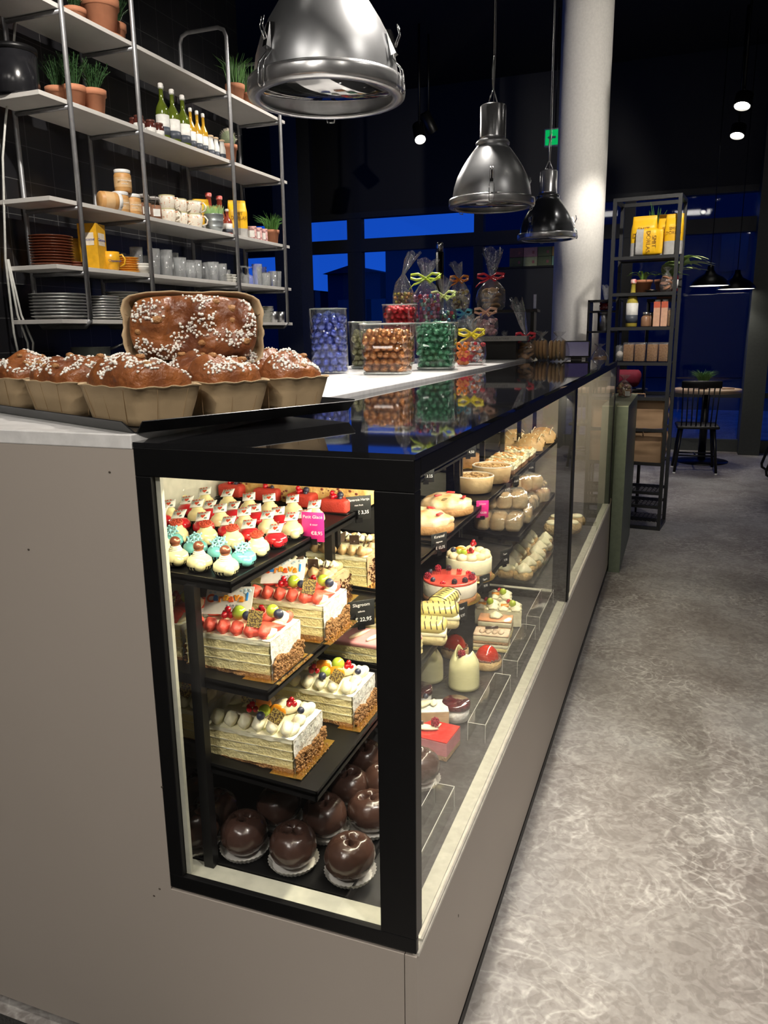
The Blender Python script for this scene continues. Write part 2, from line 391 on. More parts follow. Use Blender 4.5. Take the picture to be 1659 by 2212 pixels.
for px, py in ((237, 1020), (62, 1187), (333, 1935), (345, 1920), (350, 1700)):
    p = at(px, py, y=0)
    if not (p.x > XL and p.z > ZB): MB().ball((p.x, -.0004, p.z), .0026, sc=(1, .2, .7), seg=8).build('chip_mark', mat('dark chip', (.06, .045, .035), .8), t)
p = at(990, 1978, x=0); MB().ball((.0004, p.y, p.z), .004, sc=(.1, .5, 1), seg=6).build('chip_mark', mat('dark chip', (.06, .045, .035), .8), t)
o = MB().box((-1.16, 0.0, ZT-.012), (XL-.002, L2+.2, ZT+.012)).build('worktop', WHITE, bevel=.002)
tag(o, 'long white worktop running behind the black glass case top', 'worktop')
WT = ZT+.0125
def case(y0, y1, lab, near):
    t = thing('display_case', (0, y0, 0), 0, lab, 'display case'); L = y1-y0
    fr = MB()
    s = .002
    # corner posts
    fr.box((-.062, 0, ZB+.028), (0, .030, ZT-.055)); fr.box((XL, 0, ZB+.028), (XL+.030, .014, ZT-.055))
    # end rails
    fr.box((XL, 0, ZT-.055), (0, .030, ZT-.008)); fr.box((XL, 0, ZB), (0, .012, ZB+.028))
    # long top rail + far post
    fr.box((-.03, .030, ZT-.036), (0, L, ZT-.008)); fr.box((-.03, L-.032, ZB+.008), (0, L, ZT-.036))
    if near: pass
    fr.build('black_frame', BLACK, t, bevel=.0015)
    MB().box((XL+.029, .004, ZB+.027), (-.061, .008, ZT-.054)).build('end_glass', PANE, t)
    MB().box((-.008, .030, ZB+.006), (-.003, L-.03, ZT-.034)).build('front_glass', PANE, t)
    MB().box((XL, .0, ZT-.008), (.001, L, ZT)).build('glass_top', mat('black tinted glass', (.01, .01, .011), .03, spec=.9), t)
    MB().box((-.055, .04, ZT-.050), (-.031, L-.04, ZT-.038)).build('led_strip', LIGHT, t)
    MB().box((XBK, .036, ZB-.02), (-.03, L, ZB+.0)).build('cold_deck', mat('dark grey deck', (.055, .055, .057), .28, nz=(9, .6), col2=(.03, .03, .03)), t)
    MB().box((-.036, .058, ZB+.001), (-.0085, L-.03, ZB+.008)).box((XBK+.01, .0125, ZB+.001), (-.0085, .058, ZB+.020)).build('inner_sill', CREAM, t)
    if near: MB().box((XL+.031, .0100, ZB+.03), (XL+.040, .018, ZT-.056)).build('side_trim', CREAM, t)
    MB().box((XBK-.0, .03, ZB), (XBK+.012, L, ZT-.05)).box((XBK+.012, .03, ZT-.06), (XL, L, ZT-.05)).build('back_lining', CREAM, t)
    if near:
        for yy in (.0, .55, 1.13, 1.70):
            for dy in ((0,) if yy == 0 else (0, .035)):
                MB().box((-.432, yy+.060+dy-.014*(yy == 0), ZB+.021), (-.412, yy+.078+dy-.014*(yy == 0), 1.0)).build('upright', BLACKM, t)
    else:
        for yy in (.35, .75, 1.15, 1.6): MB().box((-.432, yy, ZB+.021), (-.412, yy+.02, 1.0)).build('upright', BLACKM, t)
    return t
case(0, L1, 'near black framed glass case full of cakes and petits fours', True)
case(L1, L2, 'far black framed glass case beyond the dark divider, mostly reflecting', False)
# trays -------------------------------------------------------------
def tray(x0, x1, y0, y1, zb, zf, lab, group=None, lip=.014):
    """x0 back, x1 front edge; slopes from zb to zf"""
    t = thing('tray', ((x0+x1)/2, (y0+y1)/2, min(zb, zf)), 0, lab, 'tray', group)
    ox, oy, oz = t.location
    hx, hy = (x1-x0)/2, (y1-y0)/2; b = MB()
    def z(x): return (zb+(zf-zb)*(x+hx)/(2*hx))-oz
    def slab(xa, xb, ya, yb, lo, hi):
        vs = [(xa, ya, z(xa)+lo), (xb, ya, z(xb)+lo), (xb, yb, z(xb)+lo), (xa, yb, z(xa)+lo), (xa, ya, z(xa)+hi), (xb, ya, z(xb)+hi), (xb, yb, z(xb)+hi), (xa, yb, z(xa)+hi)]
        b.add(vs, [(0, 3, 2, 1), (4, 5, 6, 7), (0, 1, 5, 4), (1, 2, 6, 5), (2, 3, 7, 6), (3, 0, 4, 7)], 0, False)
    slab(-hx, hx, -hy, hy, -.006, 0)
    for q in ((-hx, hx, -hy, -hy+.003), (-hx, hx, hy-.003, hy), (hx-.003, hx, -hy, hy), (-hx, -hx+.003, -hy, hy)): slab(*q, -lip, .006)
    b.build('tray_body', BLACK, t)
    c = MB(); c.box((-hx*.2, -hy+.002, -.035), (-hx*.2+.02, hy-.002, -.012)); c.build('bracket', BLACKM, t)
    return t
SH = {1: (-.70, -.345, 1.022, 1.006), 2: (-.70, -.287, .835, .815), 3: (-.70, -.2, .672, .64), 4: (-.70, -.148, .447, .444)}
lv = {1: 'top', 2: 'second', 3: 'third', 4: 'bottom'}
def lvz(n, x): a, b, c, d = SH[n]; return c+(d-c)*(x-a)/(b-a)
TR = [(1, .055, .365, 'black tray of petits fours behind the pink price tag'), (1, .375, .60, 'black tray of red glazed cakes in the top row'), (1, .61, 1.13, 'black top tray holding the fruit slab cake'), (1, 1.18, 1.75, 'black top tray above the almond pies'),
      (2, .06, .60, 'black tray under the red topped carnival cream cakes'), (2, .62, 1.05, 'black tray under the mocha cream cake'), (2, 1.08, 1.62, 'black tray under the meringue pies'), (2, 1.64, 2.15, 'black tray under the two almond rimmed pies'), (2, 2.17, 2.8, 'black tray under the white almond squares'), (2, 2.82, 3.45, 'black tray under the brown loaves high in the far case'),
      (3, .06, .55, 'black tray under the white fruit cream cakes'), (3, .57, 1.0, 'black tray under the pink slab and yellow eclairs'), (3, 1.02, 1.74, 'black tray under the strawberry mousse cake'), (3, 1.86, 2.75, 'black tray under the bagged bread rolls'),
      (4, .06, .56, 'black bottom tray under the chocolate bombs'), (4, 1.90, 2.6, 'black low tray under the cream puff pastries')]
for n, a, b_, lab in TR: tray(*SH[n][:2], a, b_, *SH[n][2:], lab)
def on(n, px, py, dz=0):
    """point on shelf level n seen at pixel"""
    z = lvz(n, SH[n][1]-.1)
    for _ in range(3): p = at(px, py, z=z); z = lvz(n, min(max(p.x, SH[n][0]), SH[n][1]))
    return Vector((p.x, p.y, z+.001+dz))
# ------------------------------------------------------------------ food materials
SPONGE = mat('yellow sponge', (.88, .79, .42), .8, nz=(70, .5), col2=(.80, .68, .30), bump=(260, .5))
CREAMW = mat('whipped cream', (.84, .81, .62), .5, nz=(20, .5), col2=(.80, .75, .50), bump=(60, .25), sss=.1)
CREAMG = mat('smoothed cream', (.74, .74, .70), .55, bump=(90, .5), sss=.1)
NUT = mat('caramel nut crumb', (.55, .30, .11), .7, nz=(150, .4), col2=(.30, .13, .04), bump=(300, 1))
GOLD = mat('gold card', (.75, .50, .14), .25, .9, nz=(60, .6), col2=(.62, .36, .08), bump=(40, .2))
CHOC = mat('dark chocolate', (.055, .03, .022), .3, bump=(20, .15), coat=.4)
CHOCM = mat('chocolate leaf with gold flakes', (.07, .04, .02), .4, nz=(380, .06), col2=(.38, .28, .07))
REDG = mat('red mirror glaze', (.62, .02, .03), .15, coat=.6)
REDV = mat('red velvet spray', (.62, .05, .03), .6, bump=(300, .3))
REDC = mat('strawberry cream', (.82, .13, .08), .45, nz=(50, .5), col2=(.72, .08, .05), bump=(60, .4))
WCH = mat('ivory glaze', (.82, .76, .42), .2, coat=.5, nz=(15, .6), col2=(.78, .70, .36))
TURQ = mat('turquoise glaze', (.16, .50, .48), .2, coat=.4)
TURL = mat('pale turquoise icing', (.30, .60, .64), .5)
COPP = mat('copper chocolate ball', (.34, .12, .07), .28, .6)
GRAPE = mat('green grape', (.45, .58, .06), .15, sss=.3, coat=.5)
BLUEB = mat('blueberry', (.02, .022, .045), .35, nz=(60, .4), col2=(.05, .06, .1))
CURR = mat('redcurrant', (.55, .005, .015), .1, coat=.8)
RASP = mat('raspberry', (.45, .02, .05), .5, bump=(300, .8))
BLKB = mat('blackberry', (.025, .008, .02), .25, coat=.4)
ORNG = mat('mandarin segment', (.9, .33, .02), .25, coat=.5)
PAPERB = mat('black paper case', (.006, .006, .006), .6)
PAPERW = mat('white paper doily', (.75, .73, .68), .7)
CARDW = mat('white wafer card', (.86, .85, .80), .4)
PINK = mat('pink fondant', (.80, .36, .36), .35)
YELC = mat('yellow chocolate', (.76, .66, .22), .25, coat=.4)
BROWN = mat('baked crust', (.50, .28, .11), .6, nz=(30, .5), col2=(.30, .13, .04), bump=(80, .5))
PASTR = mat('puff pastry', (.70, .52, .26), .6, nz=(40, .5), col2=(.52, .32, .12), bump=(90, .7))
MER = mat('toasted meringue', (.86, .74, .52), .4, nz=(16, .3), col2=(.62, .34, .12), bump=(22, .6))
INKW = mat('white lettering', (.85, .85, .85), .5); INKP = mat('pink lettering', (.95, .6, .75), .5)
def cupf(b, r, h, mi=0, seg=40, wob=.06, nf=20, flare=1.25):
    c = b.__class__(); b.cap = False
    b.lathe([(0, .0006), (r*.95, .0006), (r, .001), (r*flare, h)], seg=seg*2, wob=wob, nf=nf, mi=mi, smooth=False); b.cap = True
def swirl(b, c, r, h, mi=0, T=None, n=5, turns=1.0, seg=20):
    """piped rosette"""
    pr = [(r*.7, 0), (r, h*.18), (r*.92, h*.36), (r*.62, h*.6), (r*.3, h*.85), (.0001, h)]
    vs = []; fs = []
    for j, (q, z) in enumerate(pr):
        for i in range(seg):
            a = 2*pi*i/seg; rr = q*(1+.16*cos(n*(a-z/h*turns*1.4)))
            vs.append((c[0]+rr*cos(a), c[1]+rr*sin(a), c[2]+z))
    for j in range(len(pr)-1):
        for i in range(seg): a = j*seg+i; d = j*seg+(i+1) % seg; fs.append((a, d, d+seg, a+seg))
    b.add(vs, fs, mi, True, T)
def bunch(par, name, m, c, n=3, r=.0045, sp=.006):
    b = MB()
    for k in range(n):
        a = 2*pi*k/n+c[0]*99; rr = sp if k < 3 else 0
        b.ball((c[0]+cos(a)*rr, c[1]+sin(a)*rr, c[2]+r*.9+(r*1.3 if k >= 3 else 0)), r, seg=10)
    return b.build(name, m, par)
def rasp(par, c, r=.0095, m=None, name='raspberry'):
    b = MB(); b.ball((c[0], c[1], c[2]+r), r*.85, seg=8)
    for j in range(5):
        th = .45+j*.5; k = max(3, int(9*sin(th)))
        for i in range(k):
            a = 2*pi*i/k+j*.4; b.ball((c[0]+sin(th)*cos(a)*r*.9, c[1]+sin(th)*sin(a)*r*.9, c[2]+r+cos(th)*r*1.1), r*.27, seg=6)
    return b.build(name, m or RASP, par)
def berry(par, name, m, c, r): return MB().ball((c[0], c[1], c[2]+r), r, seg=14).build(name, m, par)
# ---------------------------------------------------------------- petits fours
def pf_body(t, m, knot=True):
    b = MB(); b.lathe([(.0165, .001), (.0205, .006), (.0225, .013), (.0215, .021), (.017, .028), (.0125, .031), (.012, .034), (.0075, .038), (.0001, .0385)] if knot else [(.0165, .001), (.021, .006), (.023, .013), (.0215, .021), (.015, .027), (.0001, .0285)], seg=24)
    b.ball((.012, -.011, .012), .0115, seg=12, sc=(1, 1, .9))
    b.build('glazed_body', m, t)
    c = MB(); cupf(c, .0185, .011, wob=.05, nf=20); c.build('paper_cup', PAPERB, t)
def card(t, z):
    T = Tr(0, 0, z+.004, rz=.25, rx=.55, ry=-.12)
    MB().rbox((0, 0, 0), (.0145, .0125, .0008), .0008, T=T, seg=8).build('wafer_card', CARDW, t)
    h = [(0, -.0055), (.0055, .001), (.0048, .0045), (.0022, .005), (0, .003), (-.0022, .005), (-.0048, .0045), (-.0055, .001)]
    b = MB(); b.prism([(x*.9, y*.9-.001) for x, y in h], .0009, .0012, 0, T)
    for k in range(3): b.box((-.011+k*.0065, .0085, .0009), (-.0075+k*.0065, .011, .0012), 0, T)
    b.box((.0035, -.0095, .0009), (.0095, -.0045, .0012), 1, T); b.box((-.011, -.002, .0009), (-.0085, .005, .0012), 1, T)
    b.box((-.012, .0068, .0009), (.012, .0072, .0012), 1, T)
    b.build('card_print', [mat('red print', (.7, .08, .03), .5), mat('grey print', (.3, .38, .36), .5)], t)
def proto_pf(kind):
    t = thing('petit_four', (0, 0, -5), 0, cat='petit four')
    if kind in ('white_card', 'red_card'):
        pf_body(t, WCH if kind[0] == 'w' else REDG, kind[0] == 'w'); card(t, .041 if kind[0] == 'w' else .033)
    elif kind == 'crumb':
        pf_body(t, WCH); b = MB(); b.lathe([(0.0001, 0), (.0125, 0), (.0135, .002), (.0115, .0045), (.0001, .005)], T=Tr(0, 0, .039, rx=.25), seg=20)
        for k in range(70):
            a = U(0, 6.28); q = .0125*sqrt(U(0, 1)); b.ball((cos(a)*q, sin(a)*q, .005), .0014, T=Tr(0, 0, .039, rx=.25), seg=5)
        b.build('crumb_disc', mat('red crumble', (.55, .07, .03), .6), t)
    elif kind == 'flake':
        pf_body(t, TURQ, False); T = Tr(0, -.002, .034, rx=.5); b = MB()
        for k in range(6):
            R_ = T @ Matrix.Rotation(k*pi/3, 4, 'Z')
            b.rbox((.007, 0, 0), (.0075, .0017, .0018), .0015, T=R_, seg=8)
            b.ball((.0105, .0035, 0), .0027, T=R_, seg=6); b.ball((.0105, -.0035, 0), .0027, T=R_, seg=6); b.ball((.0155, 0, 0), .0026, T=R_, seg=6)
        b.ball((0, 0, .001), .004, T=T, seg=8); b.build('snowflake', TURL, t)
    else:
        pf_body(t, WCH, False); b = MB()
        for k in range(3): b.lathe([(.010-.001*k, 0), (.0125-.0015*k, .002), (.011-.001*k, .0042)], (0, 0, .0255+.003*k), seg=24, wob=.06, nf=9, ph0=k*.3)
        b.build('cream_collar', CREAMW, t)
        berry(t, 'copper_ball', COPP, (0, 0, .0335), .0098)
    return Proto(t)
PF = {k: proto_pf(k) for k in ('white_card', 'red_card', 'crumb', 'flake', 'copper')}
def c4(x, y): return 340+x*.2532, 1000+y*.2532
rows = [('white_card', [(190, 350), (415, 380), (610, 395), (790, 430), (960, 440), (1160, 450), (1345, 500)], 'ivory card-topped petit four in the farthest row'),
 ('red_card', [(262, 430), (455, 470), (655, 480), (835, 505), (1035, 530), (1262, 555)], 'red card-topped petit four in the second row from the back'),
 ('white_card', [(110, 500), (350, 495), (545, 540), (750, 570), (950, 600), (1155, 615)], 'ivory card-topped petit four in the middle row between red ones'),
 ('red_card', [(40, 530), (195, 560), (400, 580), (615, 620), (790, 650), (1015, 690)], 'red card-topped petit four in the row behind the crumb-topped ones'),
 ('crumb', [(175, 660), (425, 670), (650, 705), (860, 765)], 'ivory petit four with red crumb disc'),
 ('flake', [(125, 700), (330, 765), (535, 800), (740, 850)], 'turquoise petit four with icing snowflake'),
 ('copper', [(50, 760), (165, 845), (365, 890), (590, 930)], 'ivory petit four with copper chocolate ball')]
ordn = ['leftmost', 'second from left', 'third from left', 'fourth from left', 'fifth from left', 'sixth from left', 'rightmost']
for kind, pts, lab in rows:
    nn = len(pts)
    for i, (x, y) in enumerate(pts):
        px, py = c4(x, y); p = on(1, px, py+7)
        if p.y < .078: p.y = .078
        pos = 'rightmost' if i == nn-1 else ordn[i]
        PF[kind].put(p, U(-.2, .2), lab+', '+pos, 'petits fours on the top tray')
# ---------------------------------------------------------------- red velvet cakes
t = thing('raspberry_cake', (0, 0, -5), 0, cat='small cake')
MB().rbox((0, 0, .016), (.034, .023, .016), .008, seg=24).build('velvet_body', REDV, t)
MB().rbox((0, 0, .0005), (.037, .026, .001), .001).build('cake_card', BLACK, t)
MB().ball((.004, 0, .030), .014, sc=(1, .8, .35), jit=.003, js=90).build('berry_jam', mat('dark berry jam', (.16, .01, .02), .15, coat=.5), t)
bunch(t, 'redcurrants', CURR, (-.010, -.002, .031), 4, .0058, .007); berry(t, 'blueberry', BLUEB, (.008, .006, .031), .0078); berry(t, 'blueberry', BLUEB, (.012, -.006, .029), .005)
RC = Proto(t)
for i, (x, y, l) in enumerate([(655, 255, 'at the left end of the front row'), (850, 200, 'at the back left'), (955, 290, 'second in the front row'), (1130, 235, 'in the middle of the back row'), (1240, 340, 'third in the front row'), (1410, 275, 'in the back row above the tag'), (1530, 385, 'behind the pink price tag'), (1640, 300, 'nearest the black price sign')]):
    px, py = c4(x, y); p = on(1, px, py+8); RC.put(p, U(-.08, .08), 'red velvet cake with berries '+l, 'red velvet cakes')
# fruit slab behind
t = thing('fruit_slab_cake', on(1, 690, 1062), 0, 'golden slab cake with dark fruit specks behind the red cakes', 'cake')
t.location = (-.50, .66, lvz(1, -.5))
b = MB().rbox((0, 0, .03), (.17, .03, .03), .006); b.build('sponge', mat('golden fruit sponge', (.78, .56, .22), .7, nz=(45, .3), col2=(.6, .36, .1), bump=(90, .5)), t)
b = MB()
for k in range(60): b.ball((U(-.165, .165), U(-.03, .02), .058), U(.003, .006), sc=(1, .7, .5), seg=6)
for k in range(50): b.ball((U(-.165, .165), -.030, U(.01, .055)), U(.002, .005), sc=(1, .3, .8), seg=6)
b.build('fruit_pieces', mat('dark cherry pieces', (.22, .05, .03), .4), t)
# ---------------------------------------------------------------- rectangular cream cakes
def jag(b, x0, x1, y0, y1, z0, z1, mi=0, n=22, amp=.0018, js=160):
    """soft edged block with torn sides"""
    def side(p, q):
        return lambda u, v: (lambda P, N: P+N*amp*noise.noise(P*js)*2)(Vector((p[0]+(q[0]-p[0])*u, p[1]+(q[1]-p[1])*u, z0+(z1-z0)*v)), Vector((q[1]-p[1], -(q[0]-p[0]), 0)).normalized())
    for p, q in (((x0, y0), (x1, y0)), ((x1, y0), (x1, y1)), ((x1, y1), (x0, y1)), ((x0, y1), (x0, y0))): b.grid(side(p, q), n, 6, mi)
    b.grid(lambda u, v: Vector((x0+(x1-x0)*u, y0+(y1-y0)*v, z1+amp*noise.noise(Vector((u*3, v*3, x0))*4))), n, n//2, mi)
def plume(b, c, l, w, h, ang, mi=0, seg=14, rings=11, ridge=.10):
    """one piped shell of cream lying along ang"""
    vs = []; fs = []
    for j in range(rings):
        u = j/(rings-1); rr = max(.02, sin(pi*min(1, u*.96+.06))**.7*(1-.35*u))
        for i in range(seg):
            a = 2*pi*i/seg; k = rr*(1+ridge*cos(4*a+u*3))
            x = (u-.5)*l; y = cos(a)*w/2*k; z = max(0, h*.42+sin(a)*h/2*k*(1.05))
            vs.append((c[0]+x*cos(ang)-y*sin(ang), c[1]+x*sin(ang)+y*cos(ang), c[2]+z*(1.0-.2*u)))
    for j in range(rings-1):
        for i in range(seg): a = j*seg+i; d = j*seg+(i+1) % seg; fs.append((a, d, d+seg, a+seg))
    fs.append(tuple(range(seg-1, -1, -1))); fs.append(tuple(range((rings-1)*seg, rings*seg)))
    b.add(vs, fs, mi, True)
def cream_cake(loc, L, Wd, H, lab, style, rz=0, sign=False, name='cream_cake', top=True):
    """origin at the bottom right front corner; runs to -x and +y"""
    t = thing(name, loc, rz, lab, 'cake', 'rectangular cream cakes')
    MB().box((-L-.03, -.012, 0), (.022, Wd+.012, .0015)).build('gold_board', GOLD, t)
    spo = SPONGE; topm = CREAMW
    b = MB(); z = .0015; lay = [(.11, 1), (.25, 0), (.02, 2), (.25, 0), (.02, 2), (.22, 0), (.13, 2)]
    for k, (f, mi) in enumerate(lay):
        ins = .0015 if mi == 0 else 0
        jag(b, -L+ins, -ins, ins, Wd-ins, z, z+f*H, mi, amp=.0022 if mi == 1 else .0012); z += f*H
    b.build('sponge_layers', [spo, NUT if style != 'mocha' else SPONGE, CREAMW], t)
    # cream coated end with nut crumbs at its foot
    e = MB()
    e.grid(lambda u, v: Vector((.003+.002*noise.noise(Vector((u*7, v*5, 1))), Wd*u, .0015+H*v)), 16, 10)
    e.grid(lambda u, v: Vector((-.022+.025*v+.0, Wd*u, .002+H*1.005+.002*noise.noise(Vector((u*9, v*5, 3))))), 16, 3)
    e.build('cream_end', CREAMG if style != 'mocha' else mat('coffee cream', (.62, .42, .24), .5, bump=(80, .4)), t)
    c = MB()
    for k in range(330 if style != 'mocha' else 0):
        u = U(0, 1); hmax = H*(.46+.08*sin(u*9)); v = U(0, 1)**.8*hmax
        c.ball((.006+U(0, .003), Wd*u, .002+v), U(.0022, .0042), jit=.001, js=300, seg=6, sc=(1, U(.7, 1.3), U(.7, 1.2)))
    for k in range(60 if style != 'mocha' else 0): c.ball((.012+U(-.004, .012), U(0, Wd), .0025), U(.0008, .002), seg=5)
    if style == 'mocha':
        for k in range(150):
            y = U(0, Wd); z = U(.002, H*.8); a = U(0, 6.28); l = U(.006, .012)
            c.ribbon([(.005+U(0, .006), y, z), (.009+U(0, .004), y+cos(a)*l/2, z+sin(a)*l/2+.001), (.006+U(0, .005), y+cos(a)*l, z+sin(a)*l)], (.003, 0, .003))
        c.build('chocolate_shavings', mat('chocolate shavings', (.12, .05, .025), .35), t)
    else: tag(c.build('nut_crumbs', NUT, t), kind='stuff')
    zt = H+.0015
    pm = {'carnival': REDC, 'white': CREAMW, 'mocha': mat('mocha piping', (.60, .43, .22), .45, nz=(40, .5), col2=(.42, .26, .1), bump=(50, .3))}[style]
    b = MB(); n = int(L/.0265)
    if top:
        for k in range(n):
            x = -L+.014+k*(L-.035)/max(1, n-1)
            plume(b, (x, .024, zt-.003), .050, .029, .033, pi/2+.35)
        for k in range(n):
            x = -L+.014+k*(L-.035)/max(1, n-1)
            plume(b, (x, Wd-.024, zt-.003), .05, .028, .028, -pi/2-.3)
        plume(b, (-.024, Wd*.30, zt-.002), .075, .034, .030, pi/2-.75) if style == 'carnival' else None
        b.build('piped_cream', pm, t)
        w = MB()
        for k in range(3): plume(w, (-.014-.004*k, Wd*(.28+.27*k), zt-.004), .05, .030, .036 if k == 2 else .024, pi/2+.2)
        w.build('piped_end', CREAMW if style != 'mocha' else mat('coffee cream', (.62, .42, .24)), t)
    if style == 'mocha': 
        b = MB()
        for (x, y, a) in ((-.06, Wd*.45, .3), (-.10, Wd*.5, 1.3), (-.03, Wd*.35, 2)): b.box((-.012, -.001, 0), (.012, .001, .026), 0, Tr(x, y, zt+.01, rz=a, rx=.25))
        b.build('chocolate_tile', CHOC, t)
        b = MB()
        for k in range(10): swirl(b, (-.02-.017*k, Wd*.72+U(-.01, .01), zt+.012), .011, .016)
        b.build('white_rosettes', CREAMW, t)
        b = MB().ball((-L+.04, Wd*.4, zt+.018), .014, seg=14); b.build('sprinkle_ball', mat('black gold sprinkle', (.55, .45, .12), .5, nz=(300, .1), col2=(.02, .02, .02)), t)
        b = MB()
        for k in range(4): b.ball((-.012-.02*k, Wd*.3, zt+.024), .0045, sc=(1, .7, .6), seg=8)
        b.build('coffee_bean', CHOC, t)
    return t, zt
def fruit(t, zt, Wd, L, style):
    if style == 'carnival':
        for (x, y, r) in ((-.078, .034, .0135), (-.026, .064, .0125)): berry(t, 'green_grape', GRAPE, (x, y, zt+.020), r)
        for (x, y, r, z) in ((-.055, .022, .0085, .026), (-.006, .05, .0095, .024)): berry(t, 'blueberry', BLUEB, (x, y, zt+z), r)
        bunch(t, 'redcurrants', CURR, (-.099, .03, zt+.024), 4, .0065, .008); bunch(t, 'redcurrants', CURR, (-.044, .055, zt+.026), 5, .006, .008)
        MB().box((-.013, -.001, -.015), (.013, .001, .015), 0, Tr(-.034, .014, zt+.034, rz=.25, rx=-.35, ry=.12)).build('chocolate_tile', CHOCM, t)
    else:
        bunch(t, 'redcurrants', CURR, (-.098, .035, zt+.024), 4, .006, .008); bunch(t, 'redcurrants', CURR, (-.035, .07, zt+.028), 4, .0055, .007)
        for (x, y) in ((-.07, .03),): berry(t, 'green_grape', GRAPE, (x, y, zt+.020), .0115); 
        berry(t, 'blueberry', BLUEB, (-.068, .012, zt+.022), .008); berry(t, 'blueberry', BLUEB, (-.006, .05, zt+.026), .0068)
        b = MB()
        for (x, y) in ((-.048, .038), (-.088, .058)): b.ball((x, y, zt+.030), .018, sc=(1, .35, .75), seg=16)
        b.build('mandarin_segment', ORNG, t)
        MB().box((-.012, -.001, -.012), (.012, .001, .012), 0, Tr(-.036, .012, zt+.034, rz=.3, rx=-.35, ry=.6)).build('chocolate_tile', CHOCM, t)
        MB().box((-.014, -.001, -.006), (.014, .001, .006), 0, Tr(-.115, .05, zt+.036, rz=.2, rx=-.3)).build('chocolate_tile', CHOCM, t)
def sign_card(t, zt, x, y, tilt=.85):
    R_ = Euler((tilt, -.05, .2)); T = Tr(x, y, zt+.044, rx=tilt, ry=-.05, rz=.2)
    s = MB().box((-.046, -.027, -.0008), (.046, .027, .0008), 0, T).build('carnival_sign', CARDW, t)
    cols = [(.85, .12, .02), (.03, .25, .75), (.9, .28, .02), (.95, .45, .02), (.85, .12, .02), (.95, .35, .02), (.85, .3, .02), (.03, .3, .8)]
    for i, ch in enumerate('Carnaval'):
        q = T @ Vector((-.036+i*.0102, .003+.0028*(i % 2), .0012))
        text('sign_letter', ch, .021, mat('sign ink %d' % i, cols[i], .5), s, q, R_, .0016, bold=.0007)
    text('sign_letter', '2025', .012, mat('sign grey ink', (.32, .36, .42), .5), s, T @ Vector((.008, -.014, .0012)), R_, .0008)
    b = MB()
    for k in range(16): b.ball((U(-.04, .04), U(.014, .025), .001), .0026, sc=(1.4, 1, .2), T=T, seg=6)
    b.build('sign_confetti', mat('pale blue print', (.55, .68, .75), .5), s)
pA = on(2, 578, 1478); pB = on(2, 655, 1380)
H1 = .083; 
cA, zt = cream_cake(Vector((pA.x, pA.y+.012, pA.z)), .175, .115, .072, 'red topped carnival cream cake nearest the glass, sign reading Carnaval', 'carnival'); fruit(cA, zt, .115, .175, 'carnival'); sign_card(cA, zt, -.115, .06)
cB, zt = cream_cake(Vector((pA.x+.012, pA.y+.205, pA.z)), .175, .115, .072, 'second red topped carnival cream cake, standing behind the first', 'carnival'); fruit(cB, zt, .115, .175, 'carnival'); sign_card(cB, zt, -.115, .06)
cC, zt = cream_cake(Vector((pA.x-.19, pA.y+.02, pA.z+.004)), .16, .115, .072, 'cream cake half hidden at the left behind the slim upright', 'carnival'); fruit(cC, zt, .115, .16, 'carnival')
cC2, zt = cream_cake(Vector((pA.x-.05, pA.y+.375, pA.z)), .2, .10, .065, 'chocolate shaving cream cake at the back behind the carnival cakes', 'mocha')
b = MB()
for i, (cx, c_) in enumerate(((-.012, (.75, .02, .02)), (.0, (.02, .3, .8)), (.012, (.9, .75, .05)))): b.ball((cx, 0, .0), .010, i, seg=10)
o = b.build('sugar_ball', [mat('candy red', (.75, .02, .02), .15), mat('candy blue', (.02, .3, .8), .15), mat('candy yellow', (.9, .75, .05), .15)], cA); o.location = (-.140, .10, zt+.02)
pW = on(3, 625, 1680)
wA, zt = cream_cake(Vector((pW.x+.003, pW.y+.010, pW.z)), .18, .12, .066, 'white cream cake with mandarin nearest the glass', 'white'); fruit(wA, zt, .12, .18, 'white')
wB, zt = cream_cake(Vector((pW.x+.035, pW.y+.205, pW.z-.003)), .18, .12, .066, 'white cream cake with grape standing behind the front one', 'white'); fruit(wB, zt, .12, .18, 'white')
berry(wB, 'green_grape', GRAPE, (-.05, .05, zt+.03), .0135)
wC, zt = cream_cake(Vector((pW.x-.205, pW.y+.035, pW.z+.006)), .16, .12, .066, 'white cream cake at the left edge showing only its nut crumbed end', 'white'); fruit(wC, zt, .12, .16, 'white')
pM = on(2, 778, 1272)
mA, zt = cream_cake(Vector((pM.x+.012, pM.y+.012, pM.z)), .16, .16, .072, 'mocha cream cake with chocolate shavings left of the corner post', 'mocha')
# ---------------------------------------------------------------- chocolate bombs
bm_ = []
for v in range(3):
    t = thing('chocolate_bomb', (0, 0, -5), 0, cat='pastry')
    b = MB(); vs = []; R0 = .047
    def bomb(u, w, v=v):
        th = pi*w; ph = 2*pi*u; r = R0*(1+.03*sin(ph*2+v)); k = sin(th)
        n = Vector((k*cos(ph), k*sin(ph), cos(th)))
        d = .018*math.exp(-((n-Vector((.1*v-.1, -.05, 1)).normalized()).length/.34)**2)
        wr = .0016*noise.noise(n*(6 if v != 1 else 11)+Vector((v*5, 0, 0)))
        p = Vector((n.x*r, n.y*r*.97, n.z*(R0*.86)-0))+n*wr; p.z -= d*(1+.6*sin(ph*3+v)); p.z = max(p.z, -R0*.78)
        return p+Vector((0, 0, R0*.78+.004))
    b.grid(bomb, 40, 26); b.build('chocolate_coating', mat('glossy dark chocolate', (.060, .030, .022), .26, bump=(14, .3), coat=.3), t)
    c = MB(); cupf(c, .040, .013, wob=.022, nf=34, seg=68, flare=1.2); c.build('paper_doily', PAPERW, t)
    bm_.append(Proto(t))
